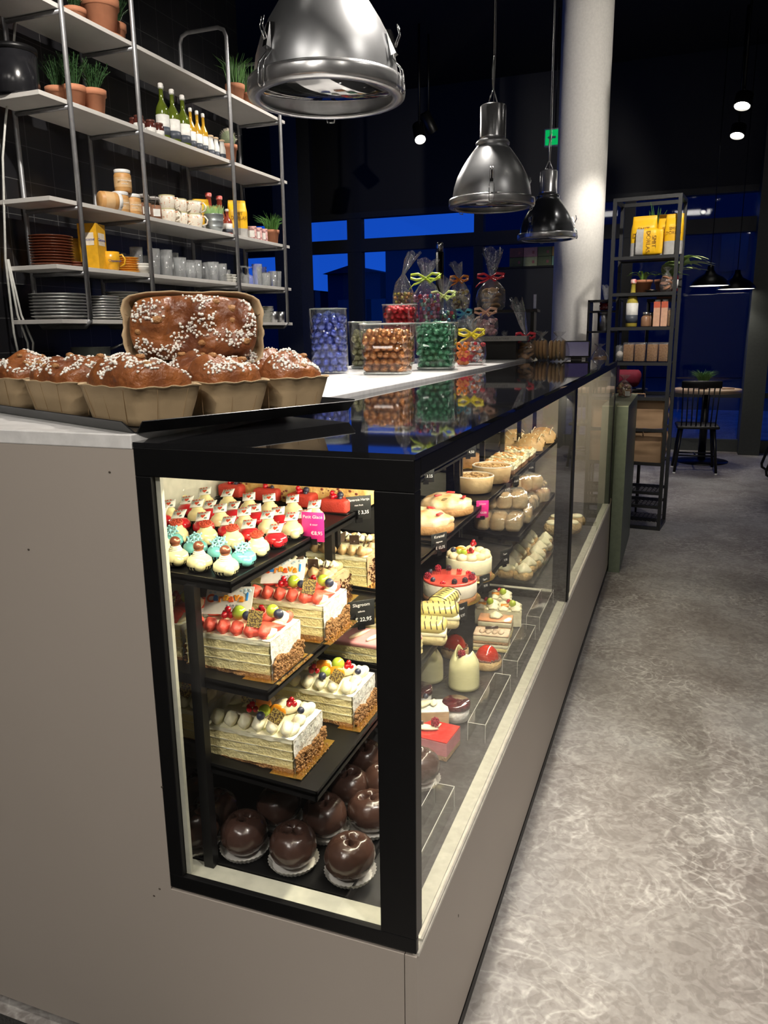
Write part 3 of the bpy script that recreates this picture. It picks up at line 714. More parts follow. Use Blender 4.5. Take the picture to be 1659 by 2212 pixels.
BB = [(530, 1838, 'at the left of the front row'), (635, 1865, 'in the middle of the front row'), (757, 1890, 'in the front row at right, deeply dented'), (605, 1775, 'half under the tray in the second row'), (703, 1800, 'in the centre of the second row'), (802, 1790, 'at the right of the second row by the post'),
      (752, 1733, 'with a folded navel in the third row'), (830, 1725, 'cut off by the corner post'), (787, 1672, 'farthest back of the visible row'), (468, 1788, 'behind the slim upright'), (425, 1825, 'in the dark left corner of the tray'), (400, 1745, 'in the dark back left corner'), (905, 1690, 'seen alone right of the corner post'), (690, 1700, 'hidden deepest beneath the white cakes')]
for i, (px, py, l) in enumerate(BB): bm_[i % 3].put(on(4, px, py), U(-3, 3), 'dark chocolate bomb '+l, 'chocolate bombs')
# ---------------------------------------------------------------- pink slab, eclairs, round cakes (third level, bay two)
p = on(3, 718, 1432)
t = thing('pink_slab_cake', (-.43, .585, lvz(3, -.3)+.003), 0, 'pink fondant slab cake with white cream fingers on the third tray', 'cake')
b = MB(); jag(b, 0, .22, 0, .10, 0, .014, 0, amp=.002); jag(b, 0, .22, .001, .099, .014, .019, 1); jag(b, 0, .22, 0, .10, .019, .034, 0, amp=.002); b.build('sponge', [SPONGE, CREAMW], t)
MB().rbox((.11, .05, .039), (.1105, .0505, .0055), .004).build('pink_fondant', PINK, t)
b = MB()
for k in range(5): plume(b, (.030+.045*k, .05, .043), .075, .013, .013, 1.2, ridge=.03)
b.build('cream_finger', CREAMW, t)
t = thing('eclair', (0, 0, -5), 0, cat='pastry')
b = MB(); b.rbox((0, 0, .016), (.05, .026, .016), .02, seg=20, jit=.004, js=50); b.build('choux', mat('choux', (.74, .64, .34), .6, bump=(60, .4)), t)
b = MB(); b.rbox((0, 0, .031), (.051, .025, .006), .006, seg=18, jit=.004, js=70); b.build('cream', CREAMW, t)
MB().rbox((0, 0, .046), (.05, .027, .018), .018, seg=24, jit=.002, js=40).build('yellow_glaze', YELC, t)
b = MB()
for k in range(7):
    x = -.04+.0135*k
    b.tube([(x+.004, -.0275, .046), (x+.001, -.0225, .0595), (x, 0, .0655), (x-.002, .019, .0615), (x-.004, .0272, .050)], .0013, 5)
b.build('chocolate_stripe', CHOC, t)
EC = Proto(t)
for i, (x, y, rz, l) in enumerate(((-.335, .76, .1, 'partly behind the pink slab'), (-.225, .755, .15, 'right of the post, front one'), (-.33, .85, .0, 'second row left of the post'), (-.225, .87, .3, 'second row right of the post'), (-.235, .955, 1.45, 'turned sideways beside the mousse cake'), (-.40, .83, 1.2, 'tilted at the back'), (-.42, .94, .3, 'hidden at the far back'))):
    EC.put(Vector((x, y, lvz(3, x)+.001)), rz, 'yellow glazed striped eclair '+l, 'yellow eclairs', scale=1.10)
def round_cake(name, loc, r, h, lab, layers, board=True):
    t = thing(name, loc, 0, lab, 'cake')
    if board: MB().lathe([(0, 0), (r*1.15, 0), (r*1.15, .0015), (0, .0015)], seg=40).build('cake_board', GOLD, t)
    z = .0015
    for nm, f, m in layers:
        MB().lathe([(0, z), (r-.001, z), (r, z+.002), (r, z+f*h-.002), (r-.002, z+f*h), (0, z+f*h)], seg=48).build(nm, m, t); z += f*h
    return t, z
q = Vector((-.262, 1.11, lvz(3, -.262)+.001))
t, z = round_cake('strawberry_mousse_cake', q, .080, .062, 'round strawberry mousse cake with red mirror top ringed by berries', [('biscuit_base', .24, mat('biscuit', (.42, .2, .09), .8, bump=(90, .5))), ('mousse', .64, mat('white mousse', (.78, .73, .62), .5, bump=(60, .15))), ('mirror_glaze', .12, mat('strawberry mirror', (.80, .12, .08), .12, coat=.6, nz=(22, .5), col2=(.72, .05, .04)))])
for k in range(13):
    a = -2.6+k*.50; c = (cos(a)*.068, sin(a)*.068, z-.002)
    [lambda: rasp(t, c, .0095), lambda: rasp(t, c, .008, BLKB, 'blackberry'), lambda: bunch(t, 'redcurrants', CURR, c, 3, .0045, .005), lambda: berry(t, 'blueberry', BLUEB, c, .0075)][(k*3+k//4) % 4]()
q = Vector((-.262, 1.33, lvz(3, -.262)+.001))
t, z = round_cake('fruit_cream_cake', q, .074, .066, 'round cream cake with toasted cream puffs, kiwi and redcurrants', [('biscuit_base', .30, mat('biscuit', (.42, .2, .09), .8)), ('vanilla_mousse', .70, mat('vanilla mousse', (.84, .78, .55), .5))])
b = MB()
for k in range(11): a = k*.571; b.ball((cos(a)*.055, sin(a)*.055, z+.006), .018, sc=(1, 1, .75), seg=14)
b.ball((0, 0, z), .045, sc=(1, 1, .3)); b.build('toasted_cream', mat('toasted cream', (.88, .80, .58), .4, nz=(18, .3), col2=(.82, .62, .34)), t)
bunch(t, 'redcurrants', CURR, (.012, -.022, z+.014), 7, .0065, .009); bunch(t, 'redcurrants', CURR, (.012, .012, z+.030), 4, .007, .006)
for c in ((-.022, -.035, z+.012), (-.004, -.040, z+.012)): berry(t, 'green_grape', GRAPE, c, .0095)
berry(t, 'blueberry', BLUEB, (-.045, -.022, z+.012), .009); MB().ball((-.026, -.004, z+.022), .018, sc=(1, .7, .35)).build('mandarin_segment', ORNG, t)
# meringue slices + pies (second level)
t = thing('white_meringue_roll', (-.36, 1.13, lvz(3, -.36)+.05), 0, 'white cream roll with jam showing just right of the post', 'cake')
t.location = (-.345, 1.20, lvz(3, -.345)+.001)
t.location.y = 1.02; t.location.z = lvz(2, -.345)-.10
bpy.data.objects.remove(t)
t = thing('meringue_roll', (-.355, .86, lvz(2, -.355)+.001), .1, 'white meringue roll with red jam showing just right of the corner post', 'cake')
MB().rbox((0, 0, .018), (.055, .05, .018), .012, jit=.003).build('lower_roll', CREAMW, t); MB().rbox((0, 0, .048), (.056, .048, .014), .012, jit=.004).build('upper_roll', MER, t); MB().ball((.045, -.03, .033), .008, sc=(1, 1.5, .6)).build('jam', CURR, t)
t = thing('meringue_pie', (0, 0, -5), 0, cat='pie')
MB().lathe([(0, 0), (.088, 0), (.094, .006), (.094, .022), (.088, .026), (0, .026)], seg=36, sy=.8).build('crust', BROWN, t)
MB().ball((0, 0, .030), .088, sc=(1, .8, .42), jit=.013, js=34, seg=40).build('meringue', MER, t)
b = MB()
for (x, y, a) in ((-.03, -.02, .3), (.02, .012, -.5), (.055, -.03, 1.2)): b.rbox((0, 0, 0), (.014, .006, .003), .003, T=Tr(x, y, .074-abs(x)*.25, rz=a), seg=10)
b.build('strawberry_slice', mat('strawberry slice', (.75, .06, .06), .3), t)
MB().ball((-.01, -.045, .054), .010, sc=(1.5, .3, .8)).build('chocolate_leaf', CHOCM, t)
MP = Proto(t)
MP.put(Vector((-.372, 1.20, lvz(2, -.37)+.002)), .1, 'toasted meringue pie cut off by the corner post', 'meringue pies'); MP.put(Vector((-.372, 1.44, lvz(2, -.37)+.002)), .5, 'toasted meringue pie behind the pink tag', 'meringue pies')
t = thing('almond_pie', (0, 0, -5), 0, cat='pie')
b = MB(); b.cap = False; b.lathe([(0, .002), (.066, .002), (.073, .052), (.0735, .060), (.070, .063), (.066, .058), (.064, .05)], seg=48, wob=.008, nf=9); b.build('pastry_case', mat('pale shortcrust', (.76, .58, .34), .6, nz=(18, .4), col2=(.66, .44, .22), bump=(60, .3)), t)
MB().lathe([(0, .054), (.066, .052)], seg=40).build('filling', mat('custard filling', (.72, .48, .2), .6), t)
b = MB()
for k in range(110): a = U(0, 6.28); r_ = .062*sqrt(U(0, 1)); b.rbox((0, 0, 0), (.006, .0035, .0012), .001, T=Tr(cos(a)*r_, sin(a)*r_, .056+U(0, .006), rz=U(0, 6), rx=U(-.5, .5), ry=U(-.5, .5)), seg=8)
tag(b.build('almond_flakes', mat('toasted almond', (.72, .50, .25), .5, nz=(30, .4), col2=(.5, .28, .1)), t), kind='stuff')
b = MB(); b.cap = False; b.lathe([(.069, .0615), (.0715, .0645), (.0745, .062)], seg=40, wob=.01, nf=11); b.build('sugar_rim', mat('icing sugar', (.85, .84, .82), .8), t)
AP = Proto(t)
AP.put(Vector((-.372, 1.83, lvz(2, -.37)+.002)), 0, 'deep almond flake pie, the nearer of two', 'almond pies', scale=1.0); AP.put(Vector((-.355, 2.05, lvz(2, -.35)+.002)), 1.1, 'deep almond flake pie, the farther of two', 'almond pies', scale=1.08)
t = thing('almond_cream_square', (0, 0, -5), 0, cat='cake')
MB().box((-.075, -.075, 0), (.075, .075, .018)).build('chocolate_base', mat('brown cake base', (.16, .08, .04), .7), t)
b = MB(); jag(b, -.074, .074, -.074, .074, .018, .036, amp=.004, js=60)
for k in range(90): b.ball((U(-.07, .07), U(-.07, .07), .037+U(0, .006)), U(.005, .010), sc=(1, 1, .6), seg=7)
b.build('cream', CREAMW, t)
b = MB()
for k in range(26): b.ball((U(-.06, .06), U(-.06, .06), .046), .008, sc=(1.2, .6, .4), seg=7)
b.build('apricot_pieces', mat('apricot pieces', (.85, .42, .12), .4), t)
SQ = Proto(t)
for i, (y, l) in enumerate(((2.30, 'nearest'), (2.48, 'middle'), (2.68, 'farthest'))): SQ.put(Vector((-.375, y, lvz(2, -.37)+.001)), 0, 'white cream square with orange pieces, %s of the row' % l, 'cream squares')
def loaf(name, L, Wd, H, m, cat='bread'):
    t = thing(name, (0, 0, -5), 0, cat=cat)
    b = MB(); b.grid(lambda u, v: (lambda a, s_: Vector(((u-.5)*L, cos(a)*Wd/2*s_, max(0, sin(a))*H*s_+.001)))(pi*v, max(.05, sin(pi*min(.98, max(.02, u)))**.35)), 20, 12); b.build('crust', m, t); return t
t = loaf('golden_loaf', .15, .10, .065, mat('golden crust', (.62, .42, .20), .5, nz=(25, .5), col2=(.45, .25, .09), bump=(60, .5)))
b = MB()
for k in range(4): b.tube([(-.05+.033*k, -.035, .048), (-.045+.033*k, 0, .0655), (-.04+.033*k, .035, .048)], .0025, 6)
b.build('score_mark', mat('flour line', (.8, .7, .5), .8), t)
GL = Proto(t)
for i, (x, y, r, l) in enumerate(((-.37, 2.93, .2, 'front'), (-.38, 3.08, -.1, 'second'), (-.36, 3.23, .3, 'third'), (-.37, 3.38, 0, 'rear'))): GL.put(Vector((x, y, lvz(2, x)+.002)), r, 'round golden loaf on the highest far tray, %s one' % l, 'golden loaves')
for (x, y, l) in ((-.47, 3.0, 'back left'), (-.5, 3.2, 'back right')): GL.put(Vector((x, y, lvz(2, x)+.002)), 1, 'golden loaf at the rear of the far tray, '+l, 'golden loaves')
# top level bay C : pies
t = round_cake('apple_crumble_cake', Vector((-.45, 2.35, 1.03)), .08, .05, 'crumble cake high at the back of the far case', [('crumble', 1, BROWN)])[0]; t.location.z = lvz(2, -.5)+.002; t.location.x = -.56
# bagged bread rolls third level
t = thing('bagged_bread', (0, 0, -5), 0, cat='bread')
for k in range(3): MB().rbox((-.062+.062*k, 0, .034), (.030, .058, .034), .022, seg=18, jit=.004, js=30).build('bread_roll', mat('pale bread roll', (.72, .58, .36), .6, nz=(16, .4), col2=(.50, .28, .10), bump=(60, .4)), t)
CELLO = glass('cellophane', (.97, .97, .97), .10, refl=1.8, base=.08, bump=(30, .8), painted_haze=.05)
b = MB(); b.rbox((0, 0, .037), (.098, .064, .038), .03, seg=22, jit=.006, js=55); b.build('clear_bag', CELLO, t)
BR = Proto(t)
for i, (x, y, z, r, l) in enumerate(((-.30, 1.95, 0, .05, 'lowest at the near edge'), (-.29, 2.10, 0, .1, 'second from the near edge'), (-.30, 2.03, .072, .3, 'lying on the two nearest bags'), (-.28, 2.28, 0, 1.4, 'leaning third along the tray'), (-.27, 2.46, .0, 1.2, 'fourth along the tray'), (-.29, 2.62, 0, 1.5, 'farthest on the tray'), (-.30, 2.38, .073, .9, 'on top at the far end'))):
    BR.put(Vector((x, y, lvz(3, x)+.002+z)), r, 'clear bag of pale bread rolls, '+l, 'bags of bread rolls')
# puffs (bottom, far case)
t = thing('cream_puff', (0, 0, -5), 0, cat='pastry')
MB().rbox((0, 0, .018), (.033, .030, .018), .014, seg=16, jit=.004, js=70).build('puff_pastry', PASTR, t)
b = MB(); swirl(b, (0, 0, .030), .031, .042, n=4); b.ball((.012, -.02, .03), .016, jit=.003); b.build('cream_top', CREAMW, t)
CPF = Proto(t); k = 0
for j in range(7):
    for i in range(3):
        x, y = -.190-.078*i+U(-.009, .009), 1.955+.088*j+U(-.010, .010); k += 1
        row = ['front', 'second', 'third', 'fourth', 'fifth', 'sixth', 'last'][j]; cl = ['window side', 'middle', 'back side'][i]
        CPF.put(Vector((x, y, lvz(4, x)+.002)), U(0, 3), 'puff pastry topped with cream, %s column, %s row of the low far tray' % (cl, row), 'cream puffs')
t = thing('almond_ball', (0, 0, -5), 0, cat='pastry')
MB().rbox((0, 0, .03), (.044, .044, .03), .03, seg=20, jit=.004, js=80).build('almond_crust', mat('almond coated crust', (.68, .52, .28), .7, nz=(90, .4), col2=(.5, .33, .14), bump=(150, .9)), t)
MB().ball((0, 0, .056), .036, sc=(1, 1, .35), jit=.003).build('icing_top', CREAMW, t)
AB = Proto(t)
for i, (x, y, l) in enumerate(((-.20, 2.72, 'front left'), (-.115, 2.76, 'front right'), (-.20, 2.86, 'back left'), (-.11, 2.90, 'back right'))): AB.put(Vector((x, y, lvz(4, x)-.0)), i, 'tall almond crusted cake with white top, %s of four' % l, 'almond cakes')
# ---------------------------------------------------------------- desserts on the glass-topped deck, z
ZD = ZB+.001
def deck(px, py, lab=None): p = at(px, py, z=ZD); return p
WCHO = mat('white chocolate', (.84, .82, .48), .3, coat=.2, nz=(8, .6), col2=(.80, .77, .42))
def doily(t, r, m=None):
    c = MB(); cupf(c, r, .006, wob=.05, nf=18); c.build('clear_saucer', m or glass('clear plastic', (.9, .9, .9), .1, 1.5, .06), t)
# red dome tartlets
t = thing('red_dome_tartlet', (0, 0, -5), 0, cat='tartlet')
MB().lathe([(0, .001), (.033, .001), (.037, .006), (.037, .020), (.033, .024), (0, .024)], seg=32).build('tart_shell', PASTR, t)
b = MB()
for k in range(46): a = k*.1366*1.0; b.ball((cos(a)*.033, sin(a)*.033, .025+U(0, .004)), .0028, seg=5)
b.build('crumb_ring', mat('cocoa crumb', (.22, .10, .07), .7), t)
MB().ball((0, 0, .024), .030, sc=(1, 1, 1.15), seg=28).build('red_dome', mat('red jelly dome', (.55, .03, .01), .06, coat=.9), t)
RD = Proto(t)
RD.put(deck(1052, 1440), 0, 'red glazed dome tartlet, the right one', 'dome tartlets', scale=1.18); RD.put(deck(982, 1415), 1, 'red glazed dome tartlet, the left one', 'dome tartlets', scale=1.18)
# white chocolate tulips
t = thing('white_chocolate_cone', (0, 0, -5), 0, cat='pastry')
b = MB()
def cone(u, v):
    a = 2*pi*u; r = .034-.004*v**2-(.012*max(0, v-.7)/.3); h = v*(.078+.010*cos(a*2+.8)+.006*sin(a*3))
    return Vector((cos(a)*r*(1+.06*v*sin(a*2)), sin(a)*r*(1+.05*v*cos(a*3)), .003+h))
b.grid(cone, 40, 12); b.build('chocolate_wrap', WCHO, t, solid=.0018)
b = MB().ball((0, 0, .066), .020, sc=(1, 1, .6), jit=.004, js=80); b.build('cream', CREAMW, t)
rasp(t, (-.004, -.008, .074), .0085); doily(t, .036)
WC = Proto(t)
WC.put(deck(1002, 1483), 0, 'wrapped white chocolate cone topped with raspberry, right one', 'chocolate cones', scale=1.25); WC.put(deck(925, 1467), 2.5, 'wrapped white chocolate cone beside the post, left one', 'chocolate cones', scale=1.25)
t = thing('berry_mousse_cake', (0, 0, -5), 0, cat='mousse cake')
MB().lathe([(0, .003), (.030, .003), (.031, .03), (0, .03)], seg=32).build('white_mousse', CREAMG, t)
MB().lathe([(0, .030), (.032, .030), (.0335, .034), (.0335, .043), (.030, .046), (0, .0455)], seg=32, wob=.01, nf=7).build('berry_glaze', mat('blackberry glaze', (.035, .004, .008), .08, coat=.9, nz=(60, .3), col2=(.10, .008, .014)), t)
doily(t, .036)
BM = Proto(t); BM.put(deck(985, 1552), 0, 'small mousse cake with dark berry glaze on clear saucer', 'berry mousse cakes', scale=1.12); BM.put(deck(905, 1520), 0, 'small dark topped mousse cake right beside the corner post', 'berry mousse cakes', scale=1.12)
def slice_cake(loc, rz, lab, name, layers, L=.10, Wd=.06, wedge=True, sc=1):
    t = thing(name, loc, rz, lab, 'cake slice'); z = .001
    for nm, h, m in layers:
        if wedge: MB().prism([(-L/2, -Wd/2), (L/2, -Wd/2), (L/2, Wd/2), (-L*.1, Wd/2)], z, z+h).build(nm, m, t, bevel=.0012)
        else: MB().rbox((0, 0, z+h/2), (L/2, Wd/2, h/2), .003).build(nm, m, t)
        z += h
    return t, z
STR = mat('strawberry mousse', (.68, .25, .27), .5); BIS = mat('biscuit crumb', (.45, .28, .14), .8, bump=(120, .6))
t, z = slice_cake(deck(928, 1615), -.1, 'pink strawberry cheesecake wedge with raspberry on cream', 'strawberry_cheesecake', [('biscuit_base', .012, BIS), ('mousse', .034, STR), ('red_jelly', .003, mat('red jelly', (.62, .04, .03), .08, coat=.8))], .125, .09)
b = MB(); plume(b, (-.005, -.005, z), .06, .03, .014, .2); plume(b, (.012, .012, z), .04, .02, .012, 1.2); b.build('cream', CREAMW, t); rasp(t, (.012, .006, z+.008), .010)
MB().rbox((-.03, -.005, z+.012), (.016, .003, .008), .003).build('chocolate_leaf', CHOC, t)
t, z = slice_cake(deck(925, 1562), .4, 'caramel cheesecake wedge with cream, behind the pink one', 'caramel_cheesecake', [('biscuit_base', .010, BIS), ('mousse', .036, mat('caramel mousse', (.66, .44, .24), .5)), ('top', .002, CREAMG)], .10, .07)
b = MB(); plume(b, (-.01, 0, z), .06, .028, .018, .6); plume(b, (.015, .01, z), .04, .02, .013, 1.4); b.build('cream', CREAMW, t); berry(t, 'blueberry', BLUEB, (-.005, .012, z+.014), .007)
t, z = slice_cake(deck(905, 1580), .2, 'small pale dessert with yellow crumble beside the corner post', 'crumble_dessert', [('mousse', .03, CREAMG)], .05, .05, False)
t.location = deck(902, 1545); b = MB()
for k in range(40): b.ball((U(-.018, .018), U(-.018, .018), z), .003, seg=5)
b.build('yellow_crumble', mat('yellow crumble', (.85, .62, .1), .6), t)
for i, (px, py, lab, nm, mt) in enumerate(((1062, 1400, 'layered tiramisu slice dusted with cocoa', 'tiramisu_slice', mat('cocoa dust', (.45, .27, .15), .8, nz=(30, .4), col2=(.75, .65, .5))), (1070, 1368, 'peach glazed cream slice behind the tiramisu', 'peach_slice', mat('peach glaze', (.86, .40, .20), .15, coat=.5)))):
    lay = [('sponge', .010, SPONGE), ('cream', .010, CREAMW), ('coffee_sponge', .009, BIS), ('cream', .014, CREAMW), ('topping', .006, mt)]
    t, z = slice_cake(deck(px, py), .1, lab, nm, lay, .112, .066, False); t.scale = (1, 1, 1.15)
    if i: b = MB(); swirl(b, (0, 0, z), .022, .018); b.build('cream_rosette', CREAMW, t)
    else:
        b = MB()
        for k in range(4): plume(b, (-.03+.02*k, 0, z-.004), .05, .022, .014, pi/2)
        b.build('cocoa_cream', mt, t); MB().tube([(-.02, -.01, z+.012), (.02, -.004, z+.014)], .004, 8).build('chocolate_stick', CHOC, t)
t = thing('cream_fruit_square', (0, 0, -5), 0, cat='cake slice')
b = MB(); jag(b, -.034, .034, -.034, .034, .001, .046, amp=.002, js=90); b.build('cream_cake', CREAMW, t)
b = MB()
for a in range(4): swirl(b, ((-.018, .018)[a % 2], (-.018, .018)[a//2], .045), .017, .016)
b.build('cream_rosette', CREAMW, t); berry(t, 'green_grape', GRAPE, (.008, -.012, .054), .0105); bunch(t, 'redcurrants', CURR, (-.002, .012, .058), 3, .005, .005)
MB().rbox((-.014, -.014, .058), (.012, .008, .003), .003).build('apricot_slice', ORNG, t)
FS = Proto(t); FS.put(deck(1100, 1345), .2, 'white cream square with grape and redcurrants, right one', 'cream fruit squares', scale=1.18); FS.put(deck(1052, 1340), .2, 'white cream square with grape and redcurrants, left one', 'cream fruit squares', scale=1.18)
FS.put(deck(1080, 1318), .2, 'white cream square with grape standing behind the front pair', 'cream fruit squares', scale=1.18)
# clear acrylic risers
ACR = glass('acrylic', (.97, .98, .97), .03, 1.0, .03)
EDGE = mat('bright acrylic edge', (.75, .76, .72), .2)
RZ = Proto(thing('acrylic_riser', (0, 0, -5), 0, cat='riser')); t = RZ.o
MB().box((-.022, -.15, .046), (.022, .15, .049)).box((.019, -.15, 0), (.022, .15, .046)).box((-.022, -.15, 0), (-.019, .15, .046)).build('acrylic_sheet', ACR, t)
b = MB()
for x in (-.022, .022):
    for y in (-.15, .15): b.tube([(x, y, 0), (x, y, .049)], .0007, 4)
    b.tube([(x, -.15, .049), (x, .15, .049)], .0007, 4)
for y in (-.15, .15): b.tube([(-.022, y, .049), (.022, y, .049)], .0007, 4)
b.build('bright_edge', EDGE, t)
for y, l in ((.26, 'nearest the corner post'), (.84, 'beside the cheesecake wedges'), (1.24, 'beside the dome tartlets'), (1.62, 'at the far end of the near case')): RZ.put(Vector((-.073, y, ZD)), 0, 'empty clear acrylic riser on the deck, '+l, 'acrylic risers')
# price tags
TAGB = mat('black tag card', (.02, .022, .022), .5); TAGP = mat('magenta tag card', (.85, .03, .30), .4)
def price(loc, w, h, m, lines, lab, rz=0, ink=INKW, tilt=0):
    t = thing('price_tag', loc, rz, lab, 'price tag')
    MB().rbox((0, 0, h/2), (w/2, .0008, h/2), .0008, seg=8).build('tag_card', m, t)
    MB().box((-.008, -.003, -.006), (.008, .003, .006)).build('clip', BLACK, t)
    for body, sz, dx, dz in lines: text('lettering', body, sz, ink, t, (dx, -.0012, dz), (pi/2, 0, 0), .0002)
    t.rotation_euler = (tilt, 0, rz); return t
p = on(1, 725, 1158); price(Vector((-.343, .372, 1.0)), .048, .062, TAGP, [('Petit Glacé', .0095, 0, .052), ('6 voor', .006, .002, .036), ('€8,95', .0105, .008, .018)], 'magenta price tag reading Petit Glacé on the top tray', .12)
price(Vector((-.345, .62, .988)), .062, .058, TAGB, [('Bavarois Hartje', .0085, 0, .049), ('met fruit', .006, 0, .036), ('€ 3,35', .0115, .010, .018)], 'black price sign reading 3,35 beside the magenta tag', .75)
price(Vector((-.278, .462, .79)), .062, .060, TAGB, [('Slagroom', .0105, 0, .050), ('schnitt', .006, 0, .035), ('€ 22,95', .0125, .004, .016)], 'black price sign reading Slagroom on the second tray', .75)
price(Vector((-.343, 1.13, .985)), .05, .045, TAGB, [('Tompouce', .007, 0, .036), ('€ 2,25', .011, .006, .018)], 'small black price sign on the top tray just right of the post', .5)
price(Vector((-.343, 1.62, .985)), .055, .05, TAGB, [('Vlaai', .007, 0, .04), ('€ 4,50', .012, .006, .018)], 'small black price sign above the almond pies', .5)
price(Vector((-.284, 1.60, .775)), .045, .062, TAGP, [('Schuim', .009, 0, .05), ('€8,95', .010, .004, .018)], 'magenta price tag behind the meringue pies', .5)
price(Vector((-.284, 1.07, .79)), .062, .06, TAGB, [('Karamel', .012, 0, .05), ('slagroom', .007, 0, .034), ('€ 13,75', .012, .004, .016)], 'black price sign reading Karamel beside the fruit cream cake', 1.05)
for y, l in ((1.28, 'past the mousse cake'), (1.0, 'above the yellow eclairs'), (1.58, 'beside the round cream cake')): price(Vector((-.197, y, .615)), .05, .055, TAGB, [('Taart', .010, 0, .04), ('€ 9,95', .011, .0, .018)], 'small black price sign on the third tray '+l, 1.1)
for y, l in ((2.02, 'behind the almond pies'), (2.2, 'before the cream squares'), (2.55, 'beside the cream squares')): price(Vector((-.284, y, .775)), .04, .045, TAGB, [('€ 4,75', .011, .0, .022)], 'small black price sign clipped to the far second tray '+l, 1.1)
# small tag with bar lines on inner sill
# ================================================================== ON THE WORKTOP
KRAFT = mat('kraft paper case', (.52, .38, .22), .7, nz=(12, .6), col2=(.46, .33, .19), bump=(30, .2))
CRUST = mat('glazed brioche crust', (.38, .13, .035), .36, nz=(15, .38), col2=(.12, .035, .015), bump=(45, .8), coat=.25)
SUG = mat('pearl sugar', (.92, .88, .80), .35, sss=.1); WAL = mat('walnut piece', (.45, .22, .08), .5, bump=(200, .6))
a0, a1, a2 = at(287, 938, z=WT), at(0, 884, z=WT), at(760, 886, z=WT)
ang = math.atan2((a2-a0).y, (a2-a0).x)       # long side direction of the tray
t = thing('baking_tray', (a0.x, a0.y+.003, WT), ang, 'black sheet tray carrying the sugared brioche loaves', 'baking tray')
TL, TWd = (a2-a0).length, .70
b = MB(); b.box((.006, .006, 0), (TL-.006, TWd-.006, .002))
def lip_(p, q, n): b.add([(p[0], p[1], 0), (q[0], q[1], 0), (q[0]-n[0]*.02, q[1]-n[1]*.02, .02), (p[0]-n[0]*.02, p[1]-n[1]*.02, .02), (p[0]+n[0]*.002, p[1]+n[1]*.002, .002), (q[0]+n[0]*.002, q[1]+n[1]*.002, .002), (q[0]-n[0]*.0185, q[1]-n[1]*.0185, .021), (p[0]-n[0]*.0185, p[1]-n[1]*.0185, .021)], [(0, 1, 2, 3), (7, 6, 5, 4), (3, 2, 6, 7), (0, 3, 7, 4), (1, 5, 6, 2)], 0, False)
lip_((.008, .004), (TL-.008, .004), (0, 1)); lip_((TL-.008, TWd-.004), (.008, TWd-.004), (0, -1)); lip_((.004, TWd-.008), (.004, .008), (1, 0)); lip_((TL-.004, .008), (TL-.004, TWd-.008), (-1, 0))
b.build('tray_sheet', mat('worn black steel', (.012, .012, .014), .3, .2, nz=(30, .4), col2=(.03, .03, .03)), t)
